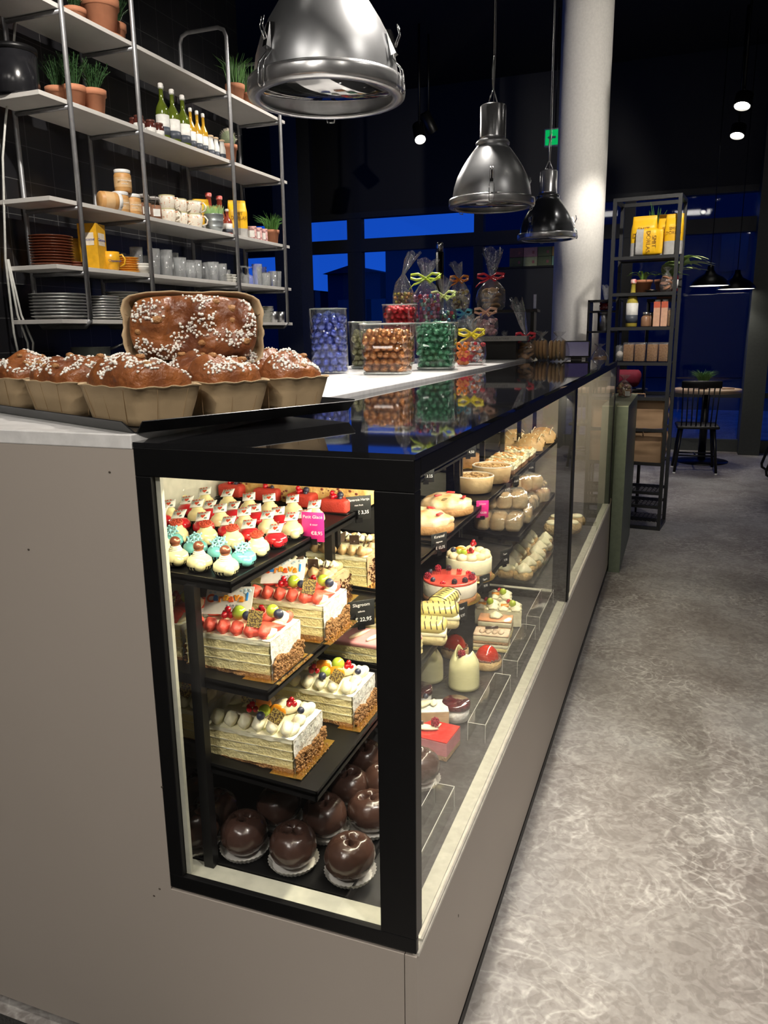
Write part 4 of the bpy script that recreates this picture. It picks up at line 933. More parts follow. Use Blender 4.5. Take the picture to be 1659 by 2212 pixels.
def brioche(L, Wd, H, seed, lab):
    """long side along local x"""
    t = thing('brioche_loaf', (0, 0, 0), 0, lab, 'sweet bread', 'sugared brioche loaves')
    def top(u, v):
        # u along, v across ; dome with lumps
        X, Y = 2*u-1, 2*v-1; x = X*sqrt(1-.26*Y*Y)/2; y = Y*sqrt(1-.26*X*X)/2
        ex = max(0, 1-abs(X)**6); ey = max(0, 1-abs(Y)**4)
        h = (ex*ey)**.5
        P = Vector((x*L*1.0, y*Wd*1.0, 0)); k = noise.noise(P*13+Vector((seed*7, 0, 0)))+.5*noise.noise(P*30+Vector((0, seed, 0)))
        lobe = .5+.5*cos(2*pi*(x*2.3+.25*seed+.5*noise.noise(P*6)))
        z = H*.53+h*(H*.34+.016*k+.017*lobe*(1-.4*abs(Y))-.012*max(0, 1-abs(abs(x*2.3+.25*seed+.1)%1-.5)*9))+.004*noise.noise(P*60)*h
        return Vector((P.x*(.90+.10*h), P.y*(.89+.12*h), z))
    b = MB(); b.grid(top, 44, 30); b.build('crust', CRUST, t)
    s_ = MB()
    for k in range(950):
        u, v = U(.04, .96), U(.05, .95)
        if noise.noise(Vector((u*4.5, v*3.4+seed*5, 0))) < .02+U(-.14, .12): continue
        p = top(u, v); s_.ball((p.x, p.y, p.z+.0012), U(.0018, .0032), sc=(U(.8, 1.3), U(.8, 1.3), U(.7, 1.1)), seg=6, jit=.0008, js=400)
    tag(s_.build('pearl_sugar', SUG, t), kind='stuff')
    for k in range(7):
        u, v = U(.1, .9), U(.1, .9); p = top(u, v); MB().ball((p.x, p.y, p.z), U(.006, .010), sc=(1.3, .9, .6), seg=8, jit=.003, js=120).build('walnut_piece', WAL, t)
    c = MB(); c.cap = False; N = 60
    def ring(k, z, fl):
        hx, hy = L/2*k, Wd/2*k; r = .022; pts = []
        for i in range(N):
            a = 2*pi*(i+.5)/N; n = Vector((cos(a), sin(a)));
            g_ = (abs(n.x)**6+abs(n.y)**6)**(-1/6); q = Vector((n.x*g_*hx, n.y*g_*hy))
            w_ = (1+fl*(.035*sin(i*.9+seed)+.02*sin(i*2.3)))
            pts.append((q.x*w_, q.y*w_, z+fl*.0035*sin(i*1.3+seed)))
        return pts
    rs = [ring(.80, .001, 0), ring(.83, H*.12, 0), ring(.91, H*.36, .12), ring(.975, H*.58, .25), ring(1.01, H*.60, .4)]
    vs = sum(rs, []); fs = [(j*N+i, j*N+(i+1) % N, (j+1)*N+(i+1) % N, (j+1)*N+i) for j in range(len(rs)-1) for i in range(N)]; fs.append(tuple(range(N-1, -1, -1)))
    c.add(vs, fs, 0, True); c.build('paper_case', KRAFT, t, solid=.0012)
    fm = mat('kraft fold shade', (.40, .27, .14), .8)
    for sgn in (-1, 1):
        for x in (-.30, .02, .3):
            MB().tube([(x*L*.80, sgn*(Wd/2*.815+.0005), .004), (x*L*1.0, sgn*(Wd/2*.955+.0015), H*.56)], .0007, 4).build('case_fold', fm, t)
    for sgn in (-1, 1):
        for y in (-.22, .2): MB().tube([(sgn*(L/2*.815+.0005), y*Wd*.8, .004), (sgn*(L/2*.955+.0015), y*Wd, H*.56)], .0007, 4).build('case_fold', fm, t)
    return t
ZL = WT+.003
def place(t, x, y, rz, z=ZL, rot=None): t.location = (x, y, z); t.rotation_euler = rot or (0, 0, rz)
ud = Vector((cos(ang), sin(ang), 0)); pd = Vector((-sin(ang), cos(ang), 0)); P0 = Vector((a0.x, a0.y+.003, 0))
BL = [(0, 0, 'at the front corner of the black tray'), (1, 0, 'second along the near edge of the tray'), (2, 0, 'at the right end of the tray'), (0, 1, 'left of the front corner loaf'), (1, 1, 'behind the left loaf'), (0, 2, 'at the left edge of the photo'), (2, 1, 'at the back of the tray under the tilted loaf')]
for i, (k, j, l) in enumerate(BL):
    q = P0+ud*(.092+.152*k)+pd*(.140+.252*j)
    place(brioche(.232, .140, .112, i+1, 'sugared brioche loaf in kraft case '+l), q.x, q.y, ang+pi/2)
lf = brioche(.268, .142, .110, 11, 'tilted brioche loaf lying on top, sugared face to the viewer')
c = at(420, 712, y=.34); dz = (CP-c).normalized(); dz = (dz+Vector((0, 0, .10))).normalized(); dx = (rt*1+up*.03); dx = (dx-dz*dx.dot(dz)).normalized(); dy = dz.cross(dx)
Mx = Matrix((dx, dy, dz)).transposed().to_4x4(); lf.rotation_euler = Mx.to_euler(); lf.location = c-dz*.05
# ---------------------------------------------------------------- jars of foil eggs
def foil(name, col): return mat(name, tuple(c*.95 for c in col), .17, .7, nz=(60, .5), bump=(140, .5), coat=.6)
JG = glass('jar glass', (.975, .985, .98), .02, .9, .015)
def egg(name, m):
    t = MB().ball((0, 0, 0), .0143, sc=(1, 1, 1.3), seg=16).build(name, m); t['category'] = 'chocolate egg'; return Proto(t)
def egg_fill(pr, cname, T0, fn, h, lab, group, m, core, sides=(0, 1)):
    """fn(s, inset) -> xy on the inner wall at arc position; shell rows of single eggs"""
    z = .021; row = 0; cnt = 0
    while z < h:
        pts = fn(row, .0152)
        for (x, y) in pts:
            p = T0 @ Vector((x+U(-.0015, .0015), y+U(-.0015, .0015), z+U(-.003, .003)))
            pr.put(p, rot=(U(0, 3), U(0, 3), U(0, 3)), label=lab, group=group); cnt += 1
        z += .0262; row += 1
    b = MB()
    for q in core: b.ball(q, .0135, sc=(1.1, 1, 1.1), seg=8)
    o = b.build(cname, m); tag(o, lab.replace('egg', 'eggs filling the core', 1) if 0 else 'inner mass of ' + group, 'chocolate egg', None, 'stuff'); o.matrix_world = T0
def perim(poly, step, off):
    out = []; 
    for i in range(len(poly)-1):
        a, b = Vector(poly[i]), Vector(poly[i+1]); L = (b-a).length; n = max(1, round(L/step))
        for k in range(n+1 if i == len(poly)-2 and not off else n):
            u = (k+(.5 if off else 0))/n; out.append(a.lerp(b, u))
    return out
# tall cylinder: blue eggs
def round_jar(px, py, yq, r, h, fh, col, lab, elab, group, a_from=-2.8, a_to=.6):
    p = at(px, py, z=WT); t = thing('glass_jar', (p.x, p.y, WT), 0, lab, 'glass jar')
    b = MB(); b.cap = False; b.lathe([(0, .0), (r, 0), (r, h), (r-.003, h), (r-.003, .006), (0, .006)], seg=48); b.build('jar_glass', JG, t)
    MB().lathe([(r-.003, h), (r-.0015, h+.002), (r, h)], seg=48).build('rim', glass('rim glass', (.85, .93, .9), .1, 1.5, .35, painted_haze=.25), t)
    m = foil('foil '+group, col); pr = egg('foil_egg', m)
    def fn(row, ins):
        R_ = r-.003-ins; n = int((a_to-a_from)*R_/.0275); return [(R_*cos(a_from+(i+.5*(row % 2))*(a_to-a_from)/n), R_*sin(a_from+(i+.5*(row % 2))*(a_to-a_from)/n)) for i in range(n)]
    core = [(U(-1, 1)*(r-.035), U(-1, 1)*(r-.035), .02+(fh-.02)*k/90) for k in range(90)]
    core += [((r-.016)*cos(a), (r-.016)*sin(a), z) for a in [a_to+.2+k*.45 for k in range(int((6.2-(a_to-a_from))/.45))] for z in [.02+.024*q for q in range(int(fh/.024))]]
    core += [((r-.034)*cos(a*.8), (r-.034)*sin(a*.8), z) for a in range(8) for z in [.02+.022*q for q in range(int(fh/.022))]]
    egg_fill(pr, 'egg_core', Matrix.Translation(p), fn, fh, elab, group, m, core)
def square_jar(px, py, w, d, h, fh, rz, cols, lab, elab, group, taper=.86):
    p = at(px, py, z=WT); t = thing('glass_jar', (p.x, p.y, WT), rz, lab, 'glass jar')
    def ringp(k, z, N=48, hw=w/2, hd=d/2):
        pts = []
        for i in range(N):
            a = 2*pi*(i+.5)/N; n = Vector((cos(a), sin(a))); q = (abs(n.x)**5+abs(n.y)**5)**(-1/5); pts.append((n.x*q*hw*k, n.y*q*hd*k, z))
        return pts
    b = MB(); rs = [ringp(taper*.97, .0), ringp(taper, .008), ringp(1, h), ringp(.965, h), ringp(taper*.95, .014), ringp(.01, .013)]; N = 48
    vs = sum(rs, []); fs = [(j*N+i, j*N+(i+1) % N, (j+1)*N+(i+1) % N, (j+1)*N+i) for j in range(len(rs)-1) for i in range(N)]; fs.append(tuple(range(N-1, -1, -1))); b.add(vs, fs); b.build('jar_glass', JG, t)
    MB().tube([Vector(q) for q in ringp(taper*.96, .006)], .0045, 6, closed=True).build('glass_foot', glass('rim glass', (.85, .93, .9), .1, 1.5, .35, painted_haze=.25), t)
    b = MB(); b.tube([Vector(q) for q in ringp(.985, h)], .0024, 6, closed=True); b.build('rim', glass('rim glass', (.85, .93, .9), .1, 1.5, .35, painted_haze=.25), t)
    m = foil('foil '+group, cols[0]); pr = egg('foil_egg', m); T0 = Matrix.Translation(p) @ Matrix.Rotation(rz, 4, 'Z')
    def fn(row, ins):
        k = taper+(1-taper)*(row*.0262/h); hx, hy = w/2*k-.006-ins, d/2*k-.006-ins
        return perim([(-hx, -hy), (hx, -hy), (hx, hy)], .0285, row % 2)
    core = []
    zz = .02
    while zz < fh:
        k = taper+(1-taper)*(zz/h); hx, hy = w/2*k-.02, d/2*k-.02
        for q in perim([(hx-.016, -hy+.018), (-hx+.004, -hy+.018), (-hx+.004, hy), (hx, hy)], .022, 0): core.append((q[0]+U(-.003, .003), q[1]+U(-.003, .003), zz))
        for q in range(5): core.append((U(-hx, hx)*.6, U(-hy, hy)*.5, zz))
        zz += .024
    for q in range(46): core.append((U(-1, 1)*(w/2-.03), U(-1, 1)*(d/2-.03), fh+U(-.006, .006)))
    egg_fill(pr, 'egg_core', T0, fn, fh, elab, group, m, core)
def jh(px, py, y): return at(px, py, y=y).z-WT
round_jar(713, 806, 0, .074, .245, .228, (.10, .14, .60), 'tall cylindrical glass jar full of blue foil eggs', 'blue foil chocolate egg in the tall cylindrical jar', 'blue foil eggs in the tall jar')
square_jar(838, 808, .195, .17, .185, .150, .10, [(.50, .20, .06)], 'wide square glass jar of bronze foil eggs', 'bronze foil chocolate egg in the wide square jar', 'bronze foil eggs in the wide square jar')
square_jar(942, 797, .175, .17, .19, .178, .12, [(.13, .42, .24)], 'square glass jar of green foil eggs', 'green foil chocolate egg in the square jar', 'green foil eggs in the square jar')
square_jar(790, 795, .14, .10, .20, .150, .10, [(.55, .52, .30)], 'glass jar of pale gold foil eggs between the blue and bronze jars', 'pale gold foil egg in the half hidden jar', 'pale gold foil eggs in the half hidden jar')
square_jar(864, 786, .165, .12, .285, .265, .12, [(.66, .015, .03)], 'glass jar of red foil eggs behind the bronze jar', 'red foil chocolate egg in the jar behind', 'red foil eggs in the jar behind')
# ---------------------------------------------------------------- tiered stands and cellophane bags
t = thing('tiered_stand', (-.80, 2.95, WT), .1, 'dark two tier display stand carrying gift bags behind the egg jars', 'display stand')
MB().box((-.27, -.16, .165), (.10, .20, .175)).box((-.27, -.16, 0), (-.255, .20, .165)).box((.085, -.16, 0), (.10, .20, .165)).build('upper_shelf', BLACK, t)
t.location = (-.88, 2.98, WT)
t = thing('display_riser', (-.60, 3.35, WT), .1, 'grey riser with faint lettering on its front edge, under gift bags', 'display stand')
MB().box((-.19, -.12, .10), (.14, .14, .125)).build('riser_top', mat('grey riser board', (.32, .31, .29), .5), t)
MB().box((-.12, -.08, 0), (.08, .12, .10)).build('riser_foot', BLACK, t)
text('riser_lettering', 'CHOCOLATERIE', .018, mat('dark grey ink', (.12, .12, .12)), t, (-.02, -.1205, .112), (pi/2, 0, 0))
t = thing('display_riser', (-.70, 3.75, WT), .1, 'tall dark display riser at the back under the cookie bag', 'display stand')
MB().box((-.22, -.1, .26), (.22, .14, .275)).box((-.2, -.08, 0), (-.18, .12, .26)).box((.18, -.08, 0), (.2, .12, .26)).build('riser_top', BLACK, t)
def gift_bag(loc, r, h, neck, contents, rib, lab, rz=0, lean=(0, 0), nm='gift_bag', loops=2):
    """h: height of tied neck; neck: length of crinkled top; contents: 'eggs'|'cookies'|'lumps'"""
    t = thing(nm, loc, rz, lab, 'gift bag')
    b = MB(); b.cap = False; prof = [(r*.72, 0), (r*.95, h*.10), (r, h*.35), (r*.93, h*.62), (r*.55, h*.84), (r*.14, h), (r*.30, h+neck*.3), (r*.52, h+neck*.72), (r*.62, h+neck)]
    sg = 36; vs = []; fs = []
    for (q, z) in prof:
        for i in range(sg):
            a = 2*pi*i/sg; k = 1+(.10+(.22 if z > h*.8 else 0))*noise.noise(Vector((cos(a)*2.5, sin(a)*2.5, z*18+loc[0]*9)))+(.12*cos(9*a) if z > h*.8 else .02*cos(11*a))
            vs.append((q*k*cos(a)+lean[0]*max(0, z-h), q*k*.8*sin(a)+lean[1]*max(0, z-h), z+(neck*.12*sin(3*a) if z > h+neck*.9 else 0)))
    for j in range(len(prof)-1):
        for i in range(sg): a = j*sg+i; d = j*sg+(i+1) % sg; fs.append((a, d, d+sg, a+sg))
    b.add(vs, fs); b.build('cellophane', CELLO, t)
    kind, cols = contents; c = MB(); ms = [mat('%s %s' % (kind, '%.2f %.2f %.2f' % q), q, *((.22, .7) if kind == 'eggs' else (.6, 0)), nz=(40, .5), bump=(80, .4)) for q in cols]
    if kind == 'eggs':
        z = .013
        while z < h*.66:
            for rr, n in ((r*.74, int(r*30/.35)), (r*.35, 4)):
                for i in range(n): a = 2*pi*i/n+z*40; c.ball((rr*cos(a), rr*sin(a)*.8, z+U(-.003, .003)), .0118, random.randrange(len(ms)), seg=8)
            z += .02
    elif kind == 'cookies':
        n = int(h*.8/.011) if r < .05 else int(2*r*.8/.012)
        for i in range(n):
            x = -r*.72+i*.021
            if x > r*.78: break
            c.lathe([(0, -.008), (h*.38, -.008), (h*.43, 0), (h*.38, .008), (0, .008)], T=Tr(x, 0, h*.46, ry=pi/2+U(-.06, .06)), seg=20, wob=.02, nf=5, mi=i % len(ms))
    elif kind == 'rounds':
        for z in [.02+.028*q for q in range(int(h*.7/.028))]:
            for a in range(3): c.lathe([(0, -.006), (.026, -.006), (.030, 0), (.022, .008), (0, .010)], T=Tr(r*.35*cos(a*2.1+z*30), r*.3*sin(a*2.1+z*30), z+.008, rx=U(-.6, .6), ry=U(-.6, .6)), seg=16, mi=random.randrange(len(ms)))
    else:
        for i in range(90):
            a = U(0, 6.28); q = r*.78*sqrt(U(0, 1)); c.ball((q*cos(a), q*sin(a)*.8, .012+U(0, h*.62)), U(.008, .014), random.randrange(len(ms)), sc=(1, 1, .8), seg=7, jit=.003, js=90)
    tag(c.build({'eggs': 'foil_eggs', 'cookies': 'cookies', 'rounds': 'biscuits'}.get(kind, 'sweets'), ms, t), kind='stuff')
    if rib:
        m = mat('ribbon %.2f %.2f %.2f' % rib, rib, .35, coat=.2); b = MB(); yy = -r*.14
        b.cap = False; b.lathe([(r*.17, -.006), (r*.19, 0), (r*.17, .006)], (0, 0, h), seg=14); b.cap = True
        b.ball((0, yy-.006, h), .009, sc=(1, .7, .9), seg=10)
        for sgn in (-1, 1):
            L = r*.95; b.ribbon([(0, yy-.006, h), (sgn*L*.45, yy-.020, h+.022), (sgn*L*.95, yy-.018, h+.018), (sgn*L, yy-.010, h+.004), (sgn*L*.6, yy-.006, h-.006), (0, yy-.006, h)], (0, .003, .014))
            b.ribbon([(0, yy-.008, h), (sgn*L*.35, yy-.022, h-.020), (sgn*L*.75, yy-.026, h-.030+.03*(sgn > 0)), (sgn*L*1.05, yy-.020, h-.052+.07*(sgn > 0))], (.004, .003, .012))
        b.build('ribbon_bow', m, t, solid=.0008)
    return t
EG = [(.65, .05, .10), (.10, .35, .60), (.45, .12, .40), (.25, .55, .45), (.6, .3, .5)]
def gb(px, py, y, *a, **k): p = at(px, py, y=y); return gift_bag((p.x, p.y, k.pop('z', p.z)), *a, **k)
LIME = (.62, .80, .10); ORA = (.9, .28, .03); YEL = (.9, .75, .05); RED = (.75, .03, .06); BLU = (.15, .55, .75); PCH = (.95, .55, .38)
zU = WT+.176
def sized(px0, px1, yb, ytop, yneck, y):
    """real radius and heights of a bag from its outline at depth y"""
    a, b, c, d = at(px0, yb, y=y), at(px1, yb, y=y), at((px0+px1)/2, yneck, y=y), at((px0+px1)/2, ytop, y=y)
    return (a.x+b.x)/2, abs(b.x-a.x)/2, a.z, c.z-a.z, d.z-c.z
def gbx(box, y, contents, rib, lab, z=None, **k):
    x, r, zb, h, n = sized(*box, y)
    if z is not None: h += zb-z; zb = z
    return gift_bag((x, y, zb), r, h, n, contents, rib, lab, **k)
gbx((888, 955, 670, 562, 602, ), 2.92, ('eggs', EG), LIME, 'cellophane bag of multicoloured foil eggs with lime green bow', z=zU, rz=.1)
gbx((848, 896, 668, 548, 592), 3.02, ('eggs', [(.75, .35, .1), (.35, .15, .06), (.6, .5, .1)]), None, 'cellophane bag of golden and brown sweets tied without bow, left of the lime bow', z=zU, lean=(.55, 0))
gbx((932, 988, 690, 600, 640), 2.98, ('eggs', [(.65, .05, .10), (.10, .35, .60), (.15, .5, .25)]), (.7, .85, .3), 'bag of red and blue foil eggs at the right end of the stand', z=zU-.04)
gbx((972, 1015, 660, 568, 605), 3.70, ('lumps', [(.75, .68, .5), (.25, .14, .08), (.65, .5, .1)]), ORA, 'cellophane bag of pale chocolates with orange bow', lean=(-.3, 0), z=WT+.276)
gbx((1030, 1092, 655, 540, 600), 3.72, ('rounds', [(.62, .36, .15), (.52, .28, .1)]), RED, 'cellophane bag of round butter cookies with red bow', z=WT+.276)
gbx((985, 1022, 735, 640, 678), 3.28, ('lumps', [(.45, .55, .70), (.6, .65, .75)]), BLU, 'cellophane bag of blue sugared sweets with pale blue bow', z=WT+.126)
gbx((1024, 1076, 730, 632, 675), 3.36, ('lumps', [(.80, .40, .45), (.9, .6, .62)]), PCH, 'cellophane bag of pink sweets with peach and blue bow', z=WT+.126)
gbx((990, 1050, 792, 682, 722), 2.62, ('lumps', [(.75, .05, .08), (.9, .3, .1), (.5, .5, .55), (.8, .75, .7)]), YEL, 'cellophane bag of mixed red wrapped sweets with yellow bow', z=WT)
gbx((988, 1012, 794, 736, 752), 2.50, ('lumps', [(.75, .05, .08), (.9, .3, .1)]), ORA, 'small bag of red sweets with orange band nearest the counter edge', z=WT)
gbx((1112, 1158, 782, 650, 728), 3.42, ('rounds', [(.60, .34, .16), (.5, .27, .12)]), RED, 'cellophane bag of round biscuits with red ribbon', z=ZT+.001, lean=(-.3, 0))
gbx((1148, 1186, 778, 716, 728), 3.50, ('cookies', [(.50, .30, .14)]), None, 'clear bag of stacked oval cookies, left one of the pair', z=ZT+.001)
gbx((1184, 1228, 778, 716, 728), 3.34, ('cookies', [(.52, .33, .16)]), None, 'clear bag of stacked oval cookies, right one of the pair', z=ZT+.001)
gbx((1078, 1100, 774, 716, 738), 3.58, ('rounds', [(.35, .18, .08)]), (.02, .02, .02), 'dark cellophane bag of brown biscuits with black ribbon', z=WT)
p = at(1245, 770, y=3.62); t = thing('tablet_screen', (p.x, 3.62, ZT), .1, 'dark tablet screen with violet glow at the far counter end', 'screen')
MB().rbox((0, 0, .06), (.075, .006, .048), .005, T=Tr(rx=-.25)).build('screen_case', BLACK, t); MB().box((-.066, -.0075, .02), (.066, -.0065, .10), 0, Tr(rx=-.25)).build('screen', mat('violet screen', (.02, .01, .06), .2, emit=((.05, .02, .25), .06)), t)
MB().box((-.03, -.01, 0), (.03, .04, .016)).build('screen_foot', BLACK, t)
p = at(938, 520, y=4.4)
t = thing('beer_tap', (p.x-.02, 4.6, 0), 0, 'chrome topped dark tap tower behind the gift bags', 'tap')
MB().lathe([(.05, 0), (.05, .9), (.03, 1.2), (.03, p.z-.06)], seg=20).build('tap_column', BLACKM, t); MB().lathe([(.026, p.z-.06), (.026, p.z), (.02, p.z+.01)], seg=20).build('chrome_cap', CHROME, t)
# ================================================================== PENDANT LAMPS
PEND = mat('spun aluminium', (.74, .75, .77), .34, .8, nz=(4, .5), col2=(.38, .39, .41))
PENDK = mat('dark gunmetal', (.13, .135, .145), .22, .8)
def pendant(m, label):
    t = thing('pendant_lamp', (0, 0, -5), 0, label, 'pendant lamp')
    b = MB(); b.cap = False
    prof = [(.205, .035), (.2035, .06), (.197, .10), (.181, .148), (.158, .192), (.130, .235), (.100, .275), (.080, .297), (.086, .303), (.087, .312), (.080, .322), (.066, .330)]
    b.lathe(prof+[(.064, .328), (.096, .272), (.127, .231), (.155, .19), (.178, .145), (.2, .06), (.202, .035)], seg=72); b.build('lamp_shade', m, t)
    MB().lathe([(.066, .328), (.068, .335), (.066, .342), (.066, .485), (.062, .490), (0, .490)], seg=48).build('lamp_neck', mat('polished neck', (.6, .6, .62), .22, .85), t)
    b = MB(); b.cap = False; b.lathe([(.205, .040), (.222, .040), (.224, .030), (.224, .008), (.222, .0), (.205, -.004), (.188, -.003), (.188, .004), (.205, .008)], seg=72); b.build('lamp_rim', mat('polished rim', (.7, .7, .71), .26, .8), t)
    MB().lathe([(0, .002), (.19, .002), (.19, .006), (0, .006)], seg=48).build('glass_cover', glass('lamp glass', (.80, .82, .82), .05, 2.2, .38), t)
    b = MB(); b.lathe([(0, .25), (.05, .24), (.11, .18), (.155, .10), (.18, .04), (.179, .04), (.154, .10), (.109, .18), (.05, .238)], seg=40); b.build('reflector', mat('satin reflector', (.45, .46, .46), .3, .6), t)
    MB().ball((0, 0, .17), .035, sc=(1, 1, 1.3)).build('bulb', mat('frosted bulb', (.7, .7, .68), .4), t)
    for a in (-2.25, -.25, 1.7):
        T = Tr(rz=a); c = MB()
        c.tube([(.196, -.012, .085), (.226, -.012, .05), (.232, -.012, .0), (.226, -.010, -.008)], .0022, 6, T=T); c.tube([(.196, .012, .085), (.226, .012, .05), (.232, .012, .0), (.226, .010, -.008)], .0022, 6, T=T)
        c.tube([(.226, -.010, -.008), (.226, .010, -.008)], .0022, 6, T=T)
        c.add([(.200, -.012, .085), (.200, .012, .085), (.186, .012, .15), (.186, -.012, .15), (.214, -.009, .09), (.214, .009, .09), (.198, .007, .15), (.198, -.007, .15)], [(0, 1, 2, 3), (4, 7, 6, 5), (0, 4, 5, 1), (1, 5, 6, 2), (2, 6, 7, 3), (3, 7, 4, 0)], 0, False, T)
        c.tube([(.205, -.006, .10), (.222, -.006, .135), (.216, -.006, .16)], .002, 6, T=T); c.tube([(.205, .006, .10), (.222, .006, .135), (.216, .006, .16)], .002, 6, T=T)
        c.build('clasp', CHROME, t)
    b = MB(); b.tube([(-.028, 0, .505), (.028, 0, .505), (.004, 0, .56), (-.004, 0, .56)], .004, 8, closed=True); b.lathe([(.012, .490), (.012, .505), (0, .505)], seg=16); b.build('hanger', STEEL, t)
    b = MB(); b.tube([(0, 0, .56), (0, .004, .62), (-.004, 0, .66), (.002, 0, .72)], .006, 8); b.tube([(0, 0, .56), (0, 0, CEIL-2.06)], .0025, 6); b.tube([(.006, .004, .50), (.012, .004, .7), (.006, .004, CEIL-2.06)], .0022, 6); b.build('cable', mat('steel cable', (.3, .3, .31), .4, .8), t)
    return t
pl = pendant(PEND, 'nearest brushed aluminium pendant lamp, largest in the photo'); pl.location = (-.660, 1.201, 2.068); pl.rotation_euler = (0, 0, .25)
p2 = dup(pl, (-.655, 3.253, 2.05), .9, 'middle brushed aluminium pendant lamp with its cable in view')
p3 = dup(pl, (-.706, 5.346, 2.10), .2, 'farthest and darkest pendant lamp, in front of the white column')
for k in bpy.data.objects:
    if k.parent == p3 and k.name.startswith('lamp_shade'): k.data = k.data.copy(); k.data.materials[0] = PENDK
# ================================================================== WALL SHELVES
SX, SD = -2.15, .29; SZ = [1.49, 1.715, 1.985, 2.385, 2.745]; PY = [1.86, 2.325, 3.15, 3.75]
TUBE = mat('grey steel tube', (.36, .36, .37), .4, .6)
SHB = mat('pale shelf board', (.62, .60, .57), .55, nz=(8, .5), col2=(.56, .54, .51))
t = thing('shelf_rack', (SX-SD/2, 2.78, 1.45), 0, 'pale board wall shelves hung in grey steel tube frames', 'shelf')
ox, oy, oz = t.location
for y in PY:
    b = MB(); x0, x1 = SX-SD-ox, SX+.012-ox; yy = y-oy; r = .03
    zt, zb = 3.07-oz, SZ[0]-.03-oz
    b.tube([(x1, yy, zb+.03), (x1, yy, zt-.05), (x1-.015, yy, zt-.015), (x1-.05, yy, zt), (x0+.05, yy, zt), (x0+.015, yy, zt-.015), (x0, yy, zt-.05), (x0, yy, zb+.03), (x0+.03, yy, zb), (x1-.03, yy, zb), (x1, yy, zb+.03)], .011, 10)
    for z in SZ[1:]: b.tube([(x0, yy, z-.028-oz), (x1, yy, z-.028-oz)], .009, 8)
    b.build('tube_frame', TUBE, t)
for i, z in enumerate(SZ):
    MB().box((SX-SD-ox+.012, 1.70-oy, z-.018-oz), (SX-ox, 3.84-oy, z-oz)).build('shelf_board', SHB, t, bevel=.001)
b = MB(); x0 = SX-SD-ox
b.tube([(x0, 1.42-oy, 0), (x0, 1.42-oy, 1.6)], .011, 8); b.build('wall_post', TUBE, t)
def sp(px, lvl, back=.09, dy=0):
    """point on a shelf under pixel column px"""
    py = [688, 600, 500, 330, 170][lvl]; x = SX-back
    p = at(px, py, x=x); 
    for _ in range(3):
        # refine with true projected height of the shelf
        q = Vector((x, p.y, SZ[lvl]))-CP; yy = IH/2-F*q.dot(up)/q.dot(fw); p = at(px, yy, x=x)
    return Vector((x, min(p.y, 3.79), SZ[lvl]+.001))
TERRA = mat('terracotta', (.50, .21, .11), .8, nz=(25, .5), col2=(.42, .17, .09)); SOIL = mat('potting soil', (.03, .02, .015), .9)
LEAFD = mat('dark green leaf', (.04, .10, .03), .5, nz=(30, .5), col2=(.02, .06, .02)); LEAFG = mat('grass blade', (.10, .26, .05), .5)
def pot(t, r, h, m=None, saucer=False):
    b = MB(); b.lathe([(r*.70, 0), (r*.92, h*.78), (r, h*.78), (r*1.02, h), (r*.93, h), (r*.90, h*.88), (0, h*.88)], seg=28); b.build('pot', m or TERRA, t)
    MB().lathe([(r*.9, h*.885), (0, h*.9)], seg=20).build('soil', SOIL, t)
    if saucer: MB().lathe([(r*.9, 0), (r*1.15, .015), (r*1.1, .016), (r*.9, .004)], seg=24).build('saucer', TERRA, t)
def herb(loc, r, h, lab, ph=.13, n=60, leaf=LEAFD, nm='potted_herb', saucer=False, potm=None):
    t = thing(nm, loc, U(0, 3), lab, 'plant'); pot(t, r, h, potm, saucer); b = MB()
    for k in range(n):
        a = U(0, 6.28); l = U(.5, 1)*ph; o = U(.1, .9)*ph*.75; q = Vector((cos(a)*r*.3, sin(a)*r*.3, h*.9))
        e = Vector((cos(a)*o, sin(a)*o, h+l)); m_ = (q+e)/2+Vector((0, 0, ph*.15)); b.tube([q, m_, e], .0012, 4)
        for j in range(7):
            u = .3+.1*j; c_ = q.lerp(e, u)+Vector((0, 0, ph*.15*(1-abs(2*u-1)))); a2_ = U(0, 6.28); L = U(.010, .018); d = Vector((cos(a2_), sin(a2_), .7))*L
            s_ = Vector((-sin(a2_), cos(a2_), 0))*.0028; b.add([c_, c_+d*.5+s_, c_+d, c_+d*.5-s_], [(0, 1, 2, 3)])
    b.build('foliage', leaf, t); return t
def grass(loc, r, h, lab, gh=.16, n=70, nm='potted_grass', w=.0016, m=None, spread=.5, potm=None):
    t = thing(nm, loc, U(0, 3), lab, 'plant'); pot(t, r, h, potm); b = MB()
    for k in range(n):
        a = U(0, 6.28); q = r*.7*sqrt(U(0, 1)); l = U(.55, 1)*gh; o = q+U(.1, 1)*gh*spread
        b.tube([(cos(a)*q, sin(a)*q, h*.88), (cos(a)*(q*.6+o*.4), sin(a)*(q*.6+o*.4), h+l*.65), (cos(a)*o, sin(a)*o, h+l*U(.7, 1))], [w, w*.8, w*.2], 4)
    b.build('grass_blades', m or LEAFG, t); return t
herb(sp(133, 3, .2), .06, .11, 'potted dark herb behind the post on the fourth shelf'); herb(sp(165, 3, .13), .052, .115, 'potted herb in the middle of the three on the fourth shelf', saucer=True)
herb(sp(207, 3, .09), .055, .115, 'potted rosemary at the right of the three on the fourth shelf', ph=.12)
t = thing('storage_canister', (-2.26, 1.78, SZ[3]), 0, 'large dark lidded canister at the left edge of the fourth shelf', 'canister'); t.location.y = 1.72+.09
MB().lathe([(.085, 0), (.09, .01), (.09, .17), (0, .17)], seg=32).build('canister_body', mat('smoked canister', (.012, .012, .014), .2), t); MB().lathe([(.093, .168), (.093, .19), (.02, .2), (0, .215)], seg=32).build('lid', BLACK, t)
t.location = (-2.33, 1.775, SZ[3]+.001)
